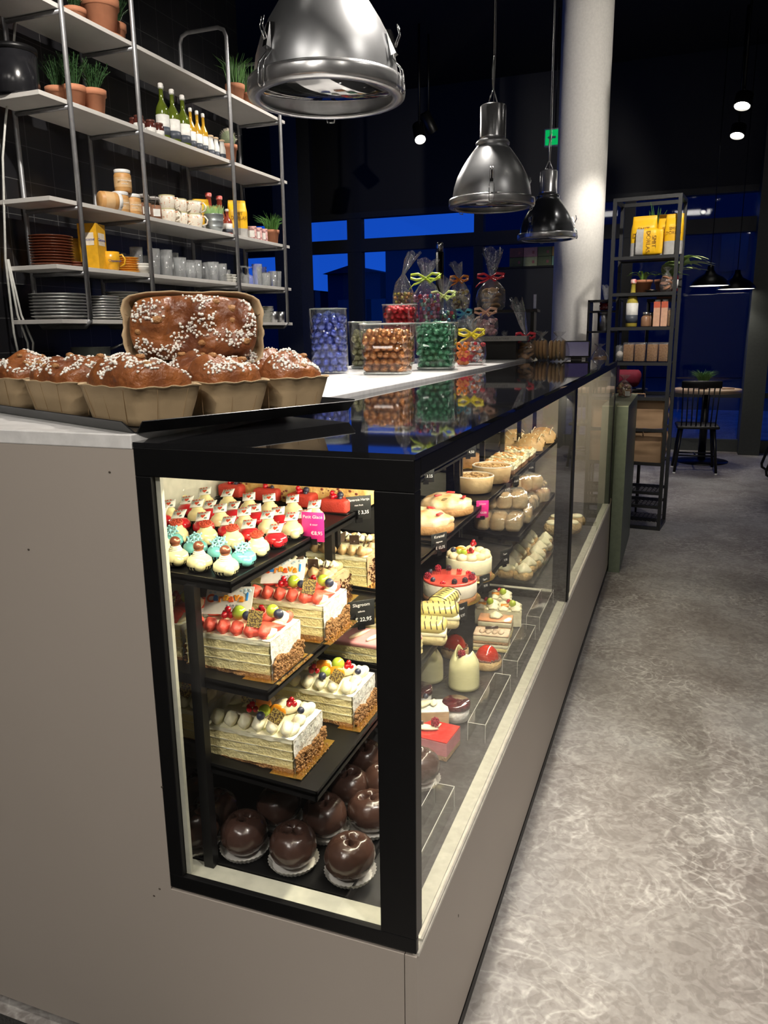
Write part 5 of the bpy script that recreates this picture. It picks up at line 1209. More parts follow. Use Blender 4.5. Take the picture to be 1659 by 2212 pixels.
herb(sp(165, 4, .15), .05, .09, 'low potted plant at the very top left of the shelves', ph=.05, saucer=True); herb(sp(222, 4, .12), .085, .17, 'largest terracotta pot cut off by the photo top', ph=.15, saucer=True)
herb(sp(250, 4, .20), .06, .14, 'terracotta pot behind the largest one on the top shelf')
grass(sp(510, 4, .14), .058, .13, 'left grass pot on the top shelf beside the nearest lamp', .2); grass(sp(541, 4, .12), .055, .11, 'right grass pot on the top shelf half hidden by the nearest lamp', .2)
# bottles / jars
LABW = mat('white label', (.75, .74, .70), .5); LABD = mat('dark label', (.06, .07, .09), .5)
OIL = mat('green oil', (.09, .12, .012), .1, coat=.5); OILA = mat('amber oil', (.55, .30, .02), .1, coat=.5)
def bottle(nm, loc, r, h, body, lab, cap=None, capm=None, group=None, neck=.3, swing=False, label=(.1, .45), cat='bottle', lm=None):
    t = thing(nm, loc, U(-.3, .3), lab, cat, group); rn = r*neck
    MB().lathe([(r*.9, 0), (r, .004), (r, h*.50), (r*.9, h*.57), (rn*1.1, h*.72), (rn, h*.90), (rn*1.25, h*.91), (rn*1.25, h*.93), (0, h*.93)], seg=20).build('bottle_glass', body, t)
    MB().lathe([(r*1.01, h*label[0]), (r*1.01, h*label[1])], seg=20).build('bottle_label', lm or LABW, t)
    if r > .02: MB().lathe([(r*1.015, h*label[0]), (r*1.015, h*(label[0]*.6+label[1]*.4))], seg=20).build('label_band', LABD, t)
    MB().lathe([(rn*1.15, h*.90), (rn*1.3, h*.92), (rn*1.3, h*.985), (rn, h), (0, h)], seg=16).build('stopper', capm or mat('white stopper', (.7, .68, .65), .4), t)
    if swing:
        b = MB(); b.tube([(rn*1.5, 0, h*.86), (rn*1.6, 0, h*.95), (0, 0, h*1.01), (-rn*1.6, 0, h*.95), (-rn*1.5, 0, h*.86)], .0012, 5); b.build('wire_clip', STEEL, t)
    return t
for i, (px, h, l) in enumerate(((347, .275, 'leftmost and tallest looking'), (370, .27, 'middle'), (392, .265, 'rightmost'))): bottle('oil_bottle', sp(px+8, 3, .08), .034, h, OIL, 'tall green swing top oil bottle, %s of three' % l, swing=True, group='green oil bottles')
for i, (px, l) in enumerate(((412, 'leftmost'), (426, 'middle'), (439, 'rightmost'))): bottle('oil_bottle', sp(px+4, 3, .08), .025, .22, OILA, 'amber oil bottle, %s of three' % l, group='amber oil bottles')
for i, (px, l) in enumerate(((455, 'left'), (466, 'middle'), (479, 'right next to the cactus'))): bottle('spice_bottle', sp(px+2, 3, .05), .020, .11, LABW, 'small white spice bottle with cork ball, '+l, capm=mat('cork', (.62, .45, .28), .7), neck=.62, label=(.02, .3), lm=LABD, group='small spice bottles')
for i, px in enumerate((292, 302, 315, 327, 338, 345)):
    t = thing('jam_jar', sp(px, 3, .08 if i % 2 else .13), 0, 'small dark jam jar with white label, number %s from the left on the fourth shelf' % ['one', 'two', 'three', 'four', 'five', 'six'][i], 'jar', 'small jam jars'); t['label'] = 'small dark jam jar, ' + ['leftmost behind the post', 'just right of the post', 'third from the left', 'fourth from the left', 'fifth from the left', 'nearest the green bottles'][i]
    MB().lathe([(.024, 0), (.026, .004), (.026, .06), (.021, .068), (0, .068)], seg=16).build('jar_body', mat('dark jam', (.08, .02, .015), .15), t); MB().lathe([(.0265, .012), (.0265, .042)], seg=16).build('jar_label', LABW, t); MB().lathe([(.022, .067), (.023, .078), (0, .079)], seg=16).build('jar_lid', mat('dark brown lid', (.1, .03, .02), .4), t)
t = thing('potted_cactus', sp(496, 3, .07), 0, 'round spiny cactus in a terracotta pot beside the oil bottles', 'plant'); pot(t, .05, .105)
MB().ball((0, 0, .135), .042, sc=(1, 1, 1.15), jit=.004, js=60).build('cactus_body', mat('grey green cactus', (.20, .24, .14), .7), t)
b = MB()
for k in range(220):
    th = U(0, 1.8); a = U(0, 6.28); n = Vector((sin(th)*cos(a), sin(th)*sin(a), cos(th)*1.15)); q = Vector((0, 0, .135))+n*.042; b.tube([q, q+n*.012+Vector((U(-.004, .004), U(-.004, .004), 0))], [.0006, .0002], 3)
tag(b.build('spines', mat('pale spines', (.65, .60, .48), .6), t), kind='stuff')
# third shelf
BUT = mat('peanut butter', (.62, .34, .12), .5, nz=(30, .4), col2=(.5, .25, .08)); LIDW = mat('white lid', (.78, .78, .76), .35)
def spread_jar(loc, lab, rot=None):
    t = thing('spread_jar', loc, 0, lab, 'jar', 'peanut butter jars')
    MB().lathe([(.036, 0), (.040, .005), (.040, .075), (.035, .085), (0, .085)], seg=28).build('jar_body', BUT, t); MB().lathe([(.037, .083), (.038, .086), (.038, .098), (.035, .1), (0, .1)], seg=28).build('jar_lid', LIDW, t)
    b = MB(); b.cap = False; b.lathe([(.0408, .02), (.0408, .062)], seg=28); b.build('jar_label', mat('tan label', (.70, .45, .22), .4), t)
    for s_, z_, sz in (('DE PINDAKAAS', .048, .009), ('pindakaas', .034, .008)): text('lettering', s_, sz, LABW, t, (.0412, -.0, z_), (pi/2, 0, pi/2), .0004)
    if rot: t.rotation_euler = rot
    else: t.rotation_euler = (0, 0, -.7)
    return t
p = sp(263, 2, .08); spread_jar(p, 'upright peanut butter jar at the left under the stacked one'); p2_ = sp(289, 2, .07); spread_jar(p2_, 'upright peanut butter jar at the right under the stacked one')
p3_ = sp(271, 2, .075); p3_.z += .101; spread_jar(p3_, 'peanut butter jar stacked on top of the others')
q = sp(216, 2, .07); q.z += .041; spread_jar(q, 'peanut butter jar lying on its side with the white lid showing', (0, pi/2, 1.05))
for px, l in ((312, 'behind the second post'), (334, 'between post and cups')):
    t = thing('clip_top_jar', sp(px, 2, .09), -.6, 'clip top glass jar of brown cocoa, '+l, 'jar', 'clip top jars')
    MB().lathe([(.034, .003), (.038, .008), (.038, .075), (0, .075)], seg=24).build('cocoa', mat('cocoa filling', (.28, .12, .06), .5), t)
    b = MB(); b.cap = False; b.lathe([(.039, 0), (.041, .004), (.041, .088), (.035, .10), (.036, .104)], seg=24); b.build('jar_glass', JG, t)
    b = MB(); b.tube([(.038, -.01, .06), (.045, 0, .1), (.04, 0, .118), (0, 0, .122), (-.04, 0, .1)], .0016, 5); b.tube([(.036*cos(a*.52), .036*sin(a*.52), .1) for a in range(12)], .0016, 5, closed=True); b.build('wire_clip', STEEL, t)
    MB().lathe([(0, .104), (.034, .105), (.030, .116), (0, .118)], seg=20).build('jar_lid', mat('clear lid', (.45, .42, .4), .15), t)
    MB().box((.0405, -.018, .02), (.043, .018, .055)).build('paper_tag', LABW, t)
CUPM = mat('floral cup glaze', (.80, .74, .62), .3, nz=(75, .06), col2=(.62, .25, .12))
_r = [n_ for n_ in CUPM.node_tree.nodes if n_.type == 'VALTORGB'][0]; _r.color_ramp.elements[0].position = .36; _r.color_ramp.elements[1].position = .42; CUPB = mat('cream cup rim', (.60, .55, .30), .4)
def cup(loc, lab, m, r=.041, h=.075, rz=0, group=None, flip=False, nm='coffee_cup', printed=None, rim=None):
    t = thing(nm, loc, rz, lab, 'cup', group); b = MB(); b.cap = False
    b.lathe([(0, .002), (r*.7, 0), (r*.82, .006), (r, h*.55), (r*.97, h), (r*.91, h), (r*.92, h*.55), (r*.72, .012), (0, .01)], seg=28); b.build('cup_body', m, t)
    MB().tube([(r*.93, 0, h*.82), (r*1.25, 0, h*.86), (r*1.55, 0, h*.62), (r*1.45, 0, h*.35), (r*.95, 0, h*.22)], .0045, 8).build('handle', m, t)
    if rim: b = MB(); b.cap = False; b.lathe([(r*.985, h*.93), (r*.985, h*1.003)], seg=28); b.build('rim_band', rim, t)
    if printed: text('lettering', printed[0], printed[1], printed[2], t, (r*.6, -r*.82, h*.5), (pi/2, 0, .65), .0005)
    return t
k = 0
for px, st, back in ((364, 2, .09), (390, 2, .1), (421, 2, .07)):
    for j in range(st):
        q = sp(px, 2, back); q.z += j*.066; k += 1
        cup(q, 'floral patterned cup, %s of the %s stack' % (['bottom', 'top'][j], {364: 'left', 390: 'middle', 421: 'right'}[px]), CUPM, .042 if px != 421 else .046, rz=[.7, .5, 1, .9, .6, .2][k-1], group='stacked floral cups', rim=CUPB)
t = thing('zinc_planter', sp(464, 2, .06), 0, 'ribbed zinc bucket with short green grass', 'planter')
b = MB(); b.lathe([(.040, 0), (.047, .025), (.0485, .027), (.047, .03), (.051, .055), (.0525, .057), (.051, .06), (.055, .092), (.058, .095), (.052, .093), (0, .085)], seg=32); b.build('zinc_bucket', mat('zinc', (.42, .46, .47), .4, .7), t)
b = MB()
for k in range(160): a = U(0, 6.28); q = .048*sqrt(U(0, 1)); b.tube([(cos(a)*q, sin(a)*q, .085), (cos(a)*q*1.25, sin(a)*q*1.25, .085+U(.035, .06))], [.0014, .0009], 4)
tag(b.build('grass_tuft', mat('pale green blades', (.38, .60, .25), .5), t), kind='stuff')
for px, l in ((455, 'left'), (478, 'right')): bottle('syrup_bottle', sp(px, 2, .16), .030, .235, mat('dark syrup', (.30, .05, .03), .15), 'syrup bottle with red and white cap behind the zinc bucket, '+l, capm=mat('red white cap', (.80, .12, .10), .4, nz=(14, .1), col2=(.8, .75, .7)), neck=.5, group='syrup bottles')
bottle('syrup_bottle', sp(493, 2, .08), .028, .15, mat('dark syrup', (.30, .05, .03), .15), 'small bottle with white label beside the zinc bucket')
BAGY = mat('yellow coffee bag', (.88, .52, .01), .45, nz=(12, .3), col2=(.80, .44, .01), bump=(14, .4)); SILV = mat('silver bag foot', (.45, .44, .42), .4)
def coffee_bag(loc, w, d, h, lab, rz=0, rot=None, group='yellow coffee bags', foot=.25, txt='SMIT\nDORLAS'):
    t = thing('coffee_bag', loc, rz, lab, 'coffee bag', group)
    def body(u, v, z0=0, z1=1, e=1.0):
        a = 2*pi*u; z = z0+(z1-z0)*v; n = (cos(a), sin(a)); q = (abs(n[0])**4+abs(n[1])**4)**-.25
        k = 1-.10*max(0, z-.7)/.3; flat = 1 if z < .72 else max(.12, 1-(z-.72)/.24)
        wr = .05*noise.noise(Vector((n[0]*2, n[1]*2, z*5+loc[1]*3)))
        return Vector((n[0]*q*w/2*(k+wr)*e, n[1]*q*d/2*(flat+wr)*e, h*z))
    b = MB(); b.grid(lambda u, v: body(u, v, foot, 1), 32, 16); b.build('foil_bag', BAGY, t)
    b = MB(); b.grid(lambda u, v: body(u, v, 0, foot), 32, 5); b.add([body(i/16, 0) for i in range(16)], [tuple(range(15, -1, -1))], 0); b.build('bag_foot', SILV, t)
    MB().tube([(-w*.42, 0, h*.99), (w*.42, 0, h*.99)], .004, 8).build('rolled_top', BAGY, t)
    text('lettering', txt, w*.22, mat('ochre lettering', (.30, .14, .01), .5), t, (0, -d/2*1.06, h*.58), (pi/2, 0, 0), .0006)
    if rot: t.rotation_euler = rot
    return t
coffee_bag(sp(437, 2, .17), .10, .07, .19, 'yellow coffee bag behind the right floral cups', .7); coffee_bag(sp(515, 2, .09), .115, .075, .215, 'yellow coffee bag beside the third post, largest on the shelf', .75)
coffee_bag(sp(466, 2, .21), .10, .07, .18, 'yellow coffee bag behind the syrup bottles', .8)
for i, px in enumerate((544, 556, 568)):
    t = thing('tea_box', sp(px, 2, .09), .5, 'small pink patterned box, %s of three' % ['left', 'middle', 'right'][i], 'box', 'pink patterned boxes')
    MB().box((-.032, -.032, 0), (.032, .032, .085)).build('carton', mat('pink pattern carton', (.72, .42, .40), .5, nz=(80, .1), col2=(.3, .14, .14)), t, bevel=.001)
    MB().box((-.02, -.0335, .02), (.02, -.0325, .06)).build('printed_panel', LABW, t)
grass(sp(588, 2, .10), .05, .095, 'trailing grass in a terracotta pot at the right end of the third shelf', .11, 130, spread=.9)
# second shelf
def stack(proto, px, lvl, n, dz, back, lab, group, jit=.002, z0=0):
    base = sp(px, lvl, back); pr = Proto(proto)
    for k in range(n):
        w = ['bottom one', 'second up', 'third up', 'fourth up', 'fifth up', 'sixth up', 'seventh up', 'eighth up', 'ninth up', 'tenth up', 'eleventh up', 'twelfth up', 'thirteenth up', 'fourteenth up'][k] if k < n-1 else 'topmost'
        pr.put((base.x+U(-jit, jit), base.y+U(-jit, jit), base.z+z0+k*dz), 0, lab+', '+w, group)
def plate(nm, r, m, h=.010, cat='plate'):
    b = MB(); b.cap = False; b.lathe([(0, .001), (r*.6, 0), (r*.98, h*.8), (r, h), (r*.96, h*1.0), (r*.6, .003), (0, .003)], seg=40); o = b.build(nm, m); o['category'] = cat; return o
stack(plate('terracotta_saucer', .092, mat('brown glazed clay', (.22, .07, .035), .25)), 116, 1, 11, .0115, .12, 'brown clay saucer in the tall stack at the left of the second shelf', 'stack of brown clay saucers')
stack(plate('terracotta_saucer', .045, mat('brown glazed clay', (.22, .07, .035), .25)), 166, 1, 2, .010, .05, 'small clay saucer beside the first post', 'small clay saucers')
t = thing('chocolate_milk_carton', sp(205, 1, .09), .25, 'tall yellow chocolate drink carton with blue lettering', 'carton')
MB().box((-.045, -.045, 0), (.045, .045, .20)).build('carton', mat('yellow carton', (.80, .42, .02), .4), t, bevel=.001)
b = MB(); b.box((.0452, -.03, .105), (.0458, .03, .16)); b.box((-.03, -.0458, .105), (.03, -.0452, .16)); b.build('label_oval', mat('pale carton print', (.85, .75, .6), .5), t)
text('lettering', 'Chocomel', .017, mat('blue ink', (.02, .04, .25), .5), t, (0, -.0463, .13), (pi/2, 0, 0)); text('lettering', 'Chocomel', .017, mat('blue ink', (.02, .04, .25), .5), t, (.0463, 0, .13), (pi/2, 0, pi/2))
t = thing('yellow_canister', sp(168, 1, .2), 0, 'yellow tin behind the first post and carton', 'tin'); MB().lathe([(.045, 0), (.045, .13), (.04, .14), (0, .14)], seg=24).build('tin_body', mat('yellow carton', (.80, .42, .02), .4), t); MB().lathe([(.046, .12), (.046, .142), (0, .143)], seg=24).build('tin_lid', mat('yellow carton', (.80, .42, .02), .4), t)
YM = mat('yellow mug glaze', (.80, .42, .02), .3); cup(sp(241, 1, .06), 'yellow chocolate drink mug with blue lettering', YM, .043, .085, rz=.5, nm='mug', printed=('Chocomel', .015, mat('blue ink', (.02, .04, .25), .5)))
cup(sp(226, 1, .14), 'yellow mug mostly behind the carton', YM, .041, .08, rz=2.6, nm='mug')
stack(plate('orange_saucer', .055, mat('yellow orange saucer', (.78, .38, .05), .35)), 278, 1, 7, .0105, .09, 'yellow orange saucer in the stack beside the mug', 'stack of orange saucers')
stack(plate('dessert_bowl', .046, mat('white glaze', (.72, .70, .64), .3), .035, 'bowl'), 307, 1, 2, .012, .05, 'small pale bowl before the second post', 'small pale bowls')
TGL = glass('drinking glass', (.96, .97, .98), .06, 1.6, .06, painted_haze=.12)
def tumbler(nm, r, h):
    b = MB(); b.cap = False; b.lathe([(0, .0), (r*.8, 0), (r*.82, .004), (r, h), (r*.94, h), (r*.78, .012), (0, .010)], seg=20); o = b.build(nm, TGL); o['category'] = 'glass'; return o
G1, G2, G3 = Proto(tumbler('tumbler', .034, .105)), Proto(tumbler('tall_glass', .033, .135)), Proto(tumbler('short_glass', .032, .085))
GL_ = [(262, 1, .2), (284, 1, .2), (298, 2, .13), (314, 1, .16), (335, 2, .1), (343, 1, .2), (355, 1, .13), (362, 2, .08), (376, 2, .14), (389, 1, .20), (391, 1, .07), (405, 1, .13), (412, 3, .07), (425, 1, .09), (436, 1, .15), (445, 3, .20), (452, 1, .10), (462, 1, .06), (470, 1, .16), (480, 1, .08), (488, 3, .16)]
for i, (px, kd, bk) in enumerate(GL_): (G1, G2, G3)[kd-1].put(sp(px, 1, bk), 0, 'clear drinking glass among the upturned rows in the middle bay of the second shelf' if px > 325 else 'clear drinking glass in the left bay behind the orange saucers', 'glasses in the middle bay' if px > 325 else 'glasses in the left bay')
for i, (px, kd, bk) in enumerate(((557, 2, .09), (567, 2, .17), (575, 3, .07), (583, 3, .15), (592, 1, .09), (600, 1, .16), (607, 1, .08))): (G1, G2, G3)[kd-1].put(sp(px, 1, bk), 0, 'clear drinking glass in the right end bay of the second shelf', 'glasses in the right bay')
for px, l in ((524, 'left'), (537, 'right')):
    t = thing('stemmed_glass', sp(px, 1, .09), 0, 'upturned stemmed glass right of the third post, '+l, 'glass', 'stemmed glasses'); b = MB(); b.cap = False
    b.lathe([(.036, 0), (.038, .03), (.028, .055), (.006, .068), (.004, .08)], seg=20); b.build('bowl', TGL, t); b = MB(); b.cap = False; b.lathe([(.004, .078), (.0045, .10), (.03, .108), (.03, .11), (.0, .108)], seg=20); b.build('foot', TGL, t)
WHP = mat('white porcelain', (.62, .61, .56), .3)
for i, px in enumerate((493, 503)): stack(plate('small_cup', .025, WHP, .02, 'cup'), px, 1, 3, .014, .06, 'tiny white cup in the %s stack by the third post' % ['left', 'right'][i], 'tiny white cups')
# bottom shelf
ALU = mat('polished aluminium dish', (.62, .62, .62), .32, .75)
stack(plate('metal_dish', .125, ALU, .016, 'dish'), 132, 0, 8, .0135, .14, 'aluminium dish in the left stack on the bottom shelf', 'left stack of aluminium dishes')
stack(plate('metal_dish', .085, ALU, .014, 'dish'), 222, 0, 9, .012, .12, 'aluminium dish in the second stack on the bottom shelf', 'second stack of aluminium dishes')
stack(plate('white_plate', .090, WHP, .011), 271, 0, 8, .010, .13, 'white plate in the lower part of the stack beside the second post', 'white plates on the bottom shelf')
stack(plate('white_bowl', .080, WHP, .016), 268, 0, 4, .013, .13, 'white bowl stacked on the white plates', 'white bowls on the plates', z0=.082)
stack(plate('white_saucer', .06, WHP, .009), 573, 0, 12, .0085, .12, 'white saucer in the stack at the right end of the bottom shelf', 'white saucers at the right end')
for px, l in ((592, 'left'), (600, 'second'), (608, 'third'), (614, 'right')): cup(sp(px, 0, .06 if l in ('left', 'third') else .15), 'steel cup at the right end of the bottom shelf, '+l, STEEL, .028, .07, rz=2, nm='steel_cup', group='steel cups')
cup(sp(400, 0, .10), 'white cup peeping above the tilted brioche, left', WHP, .03, .065); cup(sp(425, 0, .12), 'white cup peeping above the tilted brioche, right', WHP, .028, .055)
# hanging cable
t = MB(); 
for k, (o1, o2) in enumerate(((0, 0), (.03, .06), (.06, .02))):
    pts = [at(x+o1*60*(k > 0), y, x=-2.40) for x, y in (((40, -40), (28, 120), (12, 260), (6, 340), (12, 560), (30, 720), (45, 790)) if k == 0 else ((14, 560), (30+k*6, 680), (48+k*10, 740), (62+k*2, 800)))]
    t.tube(pts, .005, 6)
tag(t.build('power_cable', mat('white cable sheath', (.62, .62, .58), .5)), 'white cables hanging down the wall at the left edge', 'cable')
# back counter and black machine under the shelves
t = thing('back_counter', (-2.14, 2.6, 0), 0, 'black back counter against the tiled wall under the shelves', 'counter')
MB().box((-.32, -1.6, 0), (.30, 1.3, .86)).build('cabinet_body', mat('black cabinet', (.012, .012, .013), .5), t); MB().box((-.325, -1.62, .86), (.32, 1.32, .90)).build('counter_top', mat('black stone top', (.02, .02, .022), .3), t)
t = thing('coffee_machine', (-2.05, 2.15, .901), 0, 'black machine on the back counter, behind the tilted brioche', 'machine')
MB().rbox((0, 0, .165), (.22, .30, .165), .02).build('machine_body', BLACK, t); MB().box((.2205, -.25, .20), (.222, .25, .24)).build('control_strip', mat('dark glass strip', (.02, .02, .02), .05), t)
t = thing('sauce_pan', (-2.02, 2.05, 1.232), .75, 'grey enamel pan with handle seen behind the left loaves', 'pan')
b = MB(); b.cap = False; b.lathe([(0, 0), (.082, 0), (.088, .008), (.09, .055), (.093, .058), (.088, .058), (.084, .008), (0, .006)], seg=40); b.build('pan_body', mat('grey green enamel', (.30, .33, .29), .35), t); MB().tube([(.088, 0, .045), (.14, 0, .065), (.24, 0, .12)], .007, 8).build('handle', STEEL, t)
t.location = at(198, 776, y=2.05)
# ================================================================== RACK AT THE END OF THE COUNTER
RKM = mat('dark grey steel', (.035, .036, .038), .45, .3)
f0, f1 = at(1425, 1147, z=0), at(1290, 1134, z=0); wv = (f1-f0); RW = wv.length; ra = math.atan2(-wv.y, -wv.x)
t = thing('display_rack', (f1.x, f1.y, 0), ra, 'tall narrow dark steel rack of groceries beside the white column', 'rack'); RH = 2.28; RDp = .30; rack = t
b = MB(); q = .024
for x in (0, RW-q):
    for y in (0, RDp-q): b.box((x, y, 0), (x+q, y+q, RH))
for z in (0, RH-q):
    for y in (0, RDp-q): b.box((q, y, z), (RW-q, y+q, z+q))
    for x in (0, RW-q): b.box((x, q, z), (x+q, RDp-q, z+q))
RZs = [.10, .33, .49, .73, .95, 1.19, 1.43, 1.66, 1.90]
for z in (.18, .28, .73, .95, 1.19, 1.43, 1.66, 1.90, .49):
    b.box((q, 0, z-.022), (RW-q, .014, z)); b.box((q, RDp-.014, z-.022), (RW-q, RDp, z))
b.build('rack_frame', RKM, t)
for z in (1.19, 1.43, 1.66, 1.90, .95, .49): MB().box((q, .014, z-.012), (RW-q, RDp-.014, z-.004)).build('rack_shelf', RKM, t)
for z in (.06, .18, .28):
    b = MB(); n = 13
    for i in range(n+1):
        x = q+(RW-2*q)*i/n
        pts = [(x+((-1)**j)*(RW-2*q)/n/2, .014+(RDp-.028)*j/16, z) for j in range(17)]; pts = [(min(max(p_[0], q), RW-q), p_[1], p_[2]) for p_ in pts]
        b.tube(pts, .0022, 4)
    b.build('mesh_shelf', RKM, t)
RM = Matrix.Translation(t.location) @ Matrix.Rotation(ra, 4, 'Z')
def rp_(x, y, z): return RM @ Vector((x, y, z))
def rx(px, z):  # local x on the rack front for pixel column
    lo = None
    for k in range(81):
        P_ = rp_(k/80*RW, .08, z)-CP; X = IW/2+F*P_.dot(rt)/P_.dot(fw)
        if lo is None or abs(X-px) < lo[0]: lo = (abs(X-px), k/80*RW)
    return lo[1]
for (px, y, z, w, h, l, rot) in ((1388, .10, 1.905, .17, .26, 'left one of the upright pair on the rack', None), (1452, .10, 1.905, .12, .26, 'right one leaning by the rack post', None), (1435, .17, 1.905, .14, .27, 'behind the right one on the rack', None)):
    coffee_bag(rp_(rx(px, z), y, z), w, .08, h, 'yellow coffee bag '+l, ra, rot, 'yellow coffee bags on the rack', foot=.33)
c_ = rp_(rx(1408, 1.9), .035, 1.905+.055); cb = coffee_bag(c_, .17, .06, .17, 'yellow coffee bag lying sideways in front on the rack', ra, None, 'yellow coffee bags on the rack', foot=.28); cb.rotation_euler = (0, pi/2, ra); cb.location = rp_(rx(1408, 1.9)-.10, .045, 1.905+.085)
grass(rp_(rx(1405, 1.9), .235, 1.903), .05, .09, 'tall grass pot behind the coffee bags at the rack top', .28, 40, w=.0035, spread=.25)
def strap(loc, lab, r, h, L, n=9, w=.02, potm=None, cut=None, m=None):
    t = thing('leafy_plant', loc, 0, lab, 'plant'); pot(t, r, h, potm); b = MB()
    for k in range(n):
        a = (cut[0]+(cut[1]-cut[0])*k/max(1, n-1)) if cut else 2*pi*k/n+.3; l = L*U(.75, 1); e = U(.4, 1)
        pts = [Vector((cos(a)*r*.2, sin(a)*r*.2, h*.9)), Vector((cos(a)*l*.25, sin(a)*l*.25, h+l*.45*e)), Vector((cos(a)*l*.6, sin(a)*l*.6, h+l*.6*e)), Vector((cos(a)*l, sin(a)*l, h+l*.42*e))]
        ws = [.3, 1, .9, .05]; s_ = Vector((-sin(a), cos(a), 0))*w; vs = []
        for i, p_ in enumerate(pts): vs += [p_-s_*ws[i], p_+Vector((0, 0, -.004)), p_+s_*ws[i]]
        b.add(vs, [(3*i+j, 3*i+j+1, 3*i+j+4, 3*i+j+3) for i in range(3) for j in range(2)])
    b.build('leaves', m or mat('bright green leaf', (.22, .42, .08), .4), t, sub=1); return t
strap(rp_(rx(1385, 1.66), .13, 1.662), 'green leafy plant in a square terracotta pot on the second rack level', .065, .085, .14, 12, .010)
strap(rp_(rx(1438, 1.66), .2, 1.662), 'green leafy plant behind the cellophane bag on the rack', .05, .085, .14, 10, .010)
g = gift_bag(rp_(rx(1440, 1.66), .07, 1.662), .045, .13, .03, ('rounds', [(.32, .15, .08)]), None, 'small cellophane bag of brown biscuits on the second rack level')
bottle('sauce_bottle', rp_(rx(1458, 1.66), .06, 1.662), .02, .17, mat('dark red bottle', (.15, .01, .01), .15), 'dark red bottle at the right post of the rack')
t = thing('small_dish', rp_(rx(1408, 1.66), .06, 1.662), 0, 'small dark dish with nuts on the second rack level', 'dish'); MB().lathe([(0, 0), (.03, .0), (.045, .014), (.028, .004)], seg=20).build('dish_body', BLACK, t); MB().ball((0, 0, .008), .026, sc=(1, 1, .4), jit=.004).build('nuts', NUT, t)
bottle('oil_bottle', rp_(rx(1364, 1.43), .05, 1.432), .04, .32, mat('yellow oil', (.50, .40, .06), .1, coat=.4), 'tall oil bottle with red and white neck at the left of the rack', capm=mat('red white cap', (.80, .12, .10), .4), neck=.38, label=(.08, .5))
for px, l in ((1418, 'left'), (1434, 'right')):
    t = thing('tea_tube', rp_(rx(px, 1.43), .06, 1.432), ra, 'peach coloured carton with white lid on the rack, '+l, 'carton', 'peach cartons'); MB().box((-.021, -.021, 0), (.021, .021, .165)).build('carton', mat('peach carton', (.72, .42, .28), .5), t, bevel=.001); MB().lathe([(.018, .165), (.018, .178), (0, .178)], seg=16).build('lid', LIDW, t); MB().box((-.0213, -.0213, .125), (.0213, -.021, .165)).build('red_band', mat('red carton band', (.6, .12, .06), .5), t)
for px, yy, l in ((1395, .06, 'front left'), (1400, .14, 'back')):
    t = thing('spice_jar', rp_(rx(px, 1.43), yy, 1.432), 0, 'glass jar of brown spice on the rack, '+l, 'jar', 'spice jars on the rack'); MB().lathe([(.03, 0), (.032, .005), (.032, .06), (.02, .075), (0, .075)], seg=20).build('jar_body', mat('brown spice', (.30, .16, .09), .3), t); MB().lathe([(.022, .074), (.022, .098), (0, .1)], seg=16).build('lid', STEEL, t)
t = thing('nut_bag', rp_(rx(1449, 1.43), .06, 1.432), ra, 'clear bag of nuts at the right end of the rack level with cartons', 'bag'); MB().rbox((0, 0, .055), (.022, .02, .055), .01, jit=.003).build('nuts', NUT, t); MB().rbox((0, 0, .06), (.025, .023, .062), .01, jit=.004).build('clear_film', CELLO, t)
BSC = mat('crispbread', (.50, .26, .09), .7, nz=(110, .5), col2=(.28, .12, .04), bump=(200, .9))
for i, px in enumerate((1357, 1383, 1409, 1434)):
    t = thing('rusk_packet', rp_(rx(px+1, 1.19), .05, 1.192), ra, 'clear packet of brown seeded crackers, %s on the rack' % ['leftmost', 'second from left', 'third from left', 'rightmost'][i], 'packet', 'cracker packets')
    MB().rbox((0, 0, .062), (.034, .025, .058), .004, jit=.001).build('crackers', BSC, t); MB().rbox((0, 0, .068), (.037, .028, .066), .008, jit=.003).build('clear_film', CELLO, t)
t = thing('wrapped_sweets', rp_(rx(1340, 1.19), .05, 1.192), 0, 'crinkled clear wrapper at the left post of the rack', 'packet'); MB().rbox((0, 0, .06), (.03, .03, .055), .02, jit=.01, js=70).build('clear_film', CELLO, t); MB().ball((0, 0, .05), .026, jit=.004).build('sweet', mat('pale sweet', (.6, .55, .5), .5), t)
KP = mat('brown paper bag', (.42, .27, .15), .75, nz=(8, .5), col2=(.36, .22, .12), bump=(9, .4))
def paperbag(z, w, h, lab, fold=False):
    t = thing('paper_bag', rp_(RW*.5, .14, z), ra, lab, 'paper bag', 'brown paper bags')
    b = MB(); b.grid(lambda u, v: Vector(((lambda a: (max(-w/2, min(w/2, cos(a)*w*.75)), max(-.09, min(.09, sin(a)*.15)), h*v))(2*pi*u)))+Vector((0, 0, 0))+Vector((noise.noise(Vector((u*8, v*4, z)))*.012,)*3), 40, 12); b.build('bag_body', KP, t)
    MB().box((-w/2, -.088, 0), (w/2, .088, .003)).build('bag_bottom', KP, t)
    MB().tube([(-.06, -.09, h-.02), (-.055, -.092, h+.035), (.055, -.092, h+.035), (.06, -.09, h-.02)], .004, 6).build('paper_handle', KP, t)
    return t
paperbag(.735, .40, .20, 'upright brown paper carrier bag in the rack'); paperbag(.492, .40, .20, 'lower creased brown paper bag in the rack')
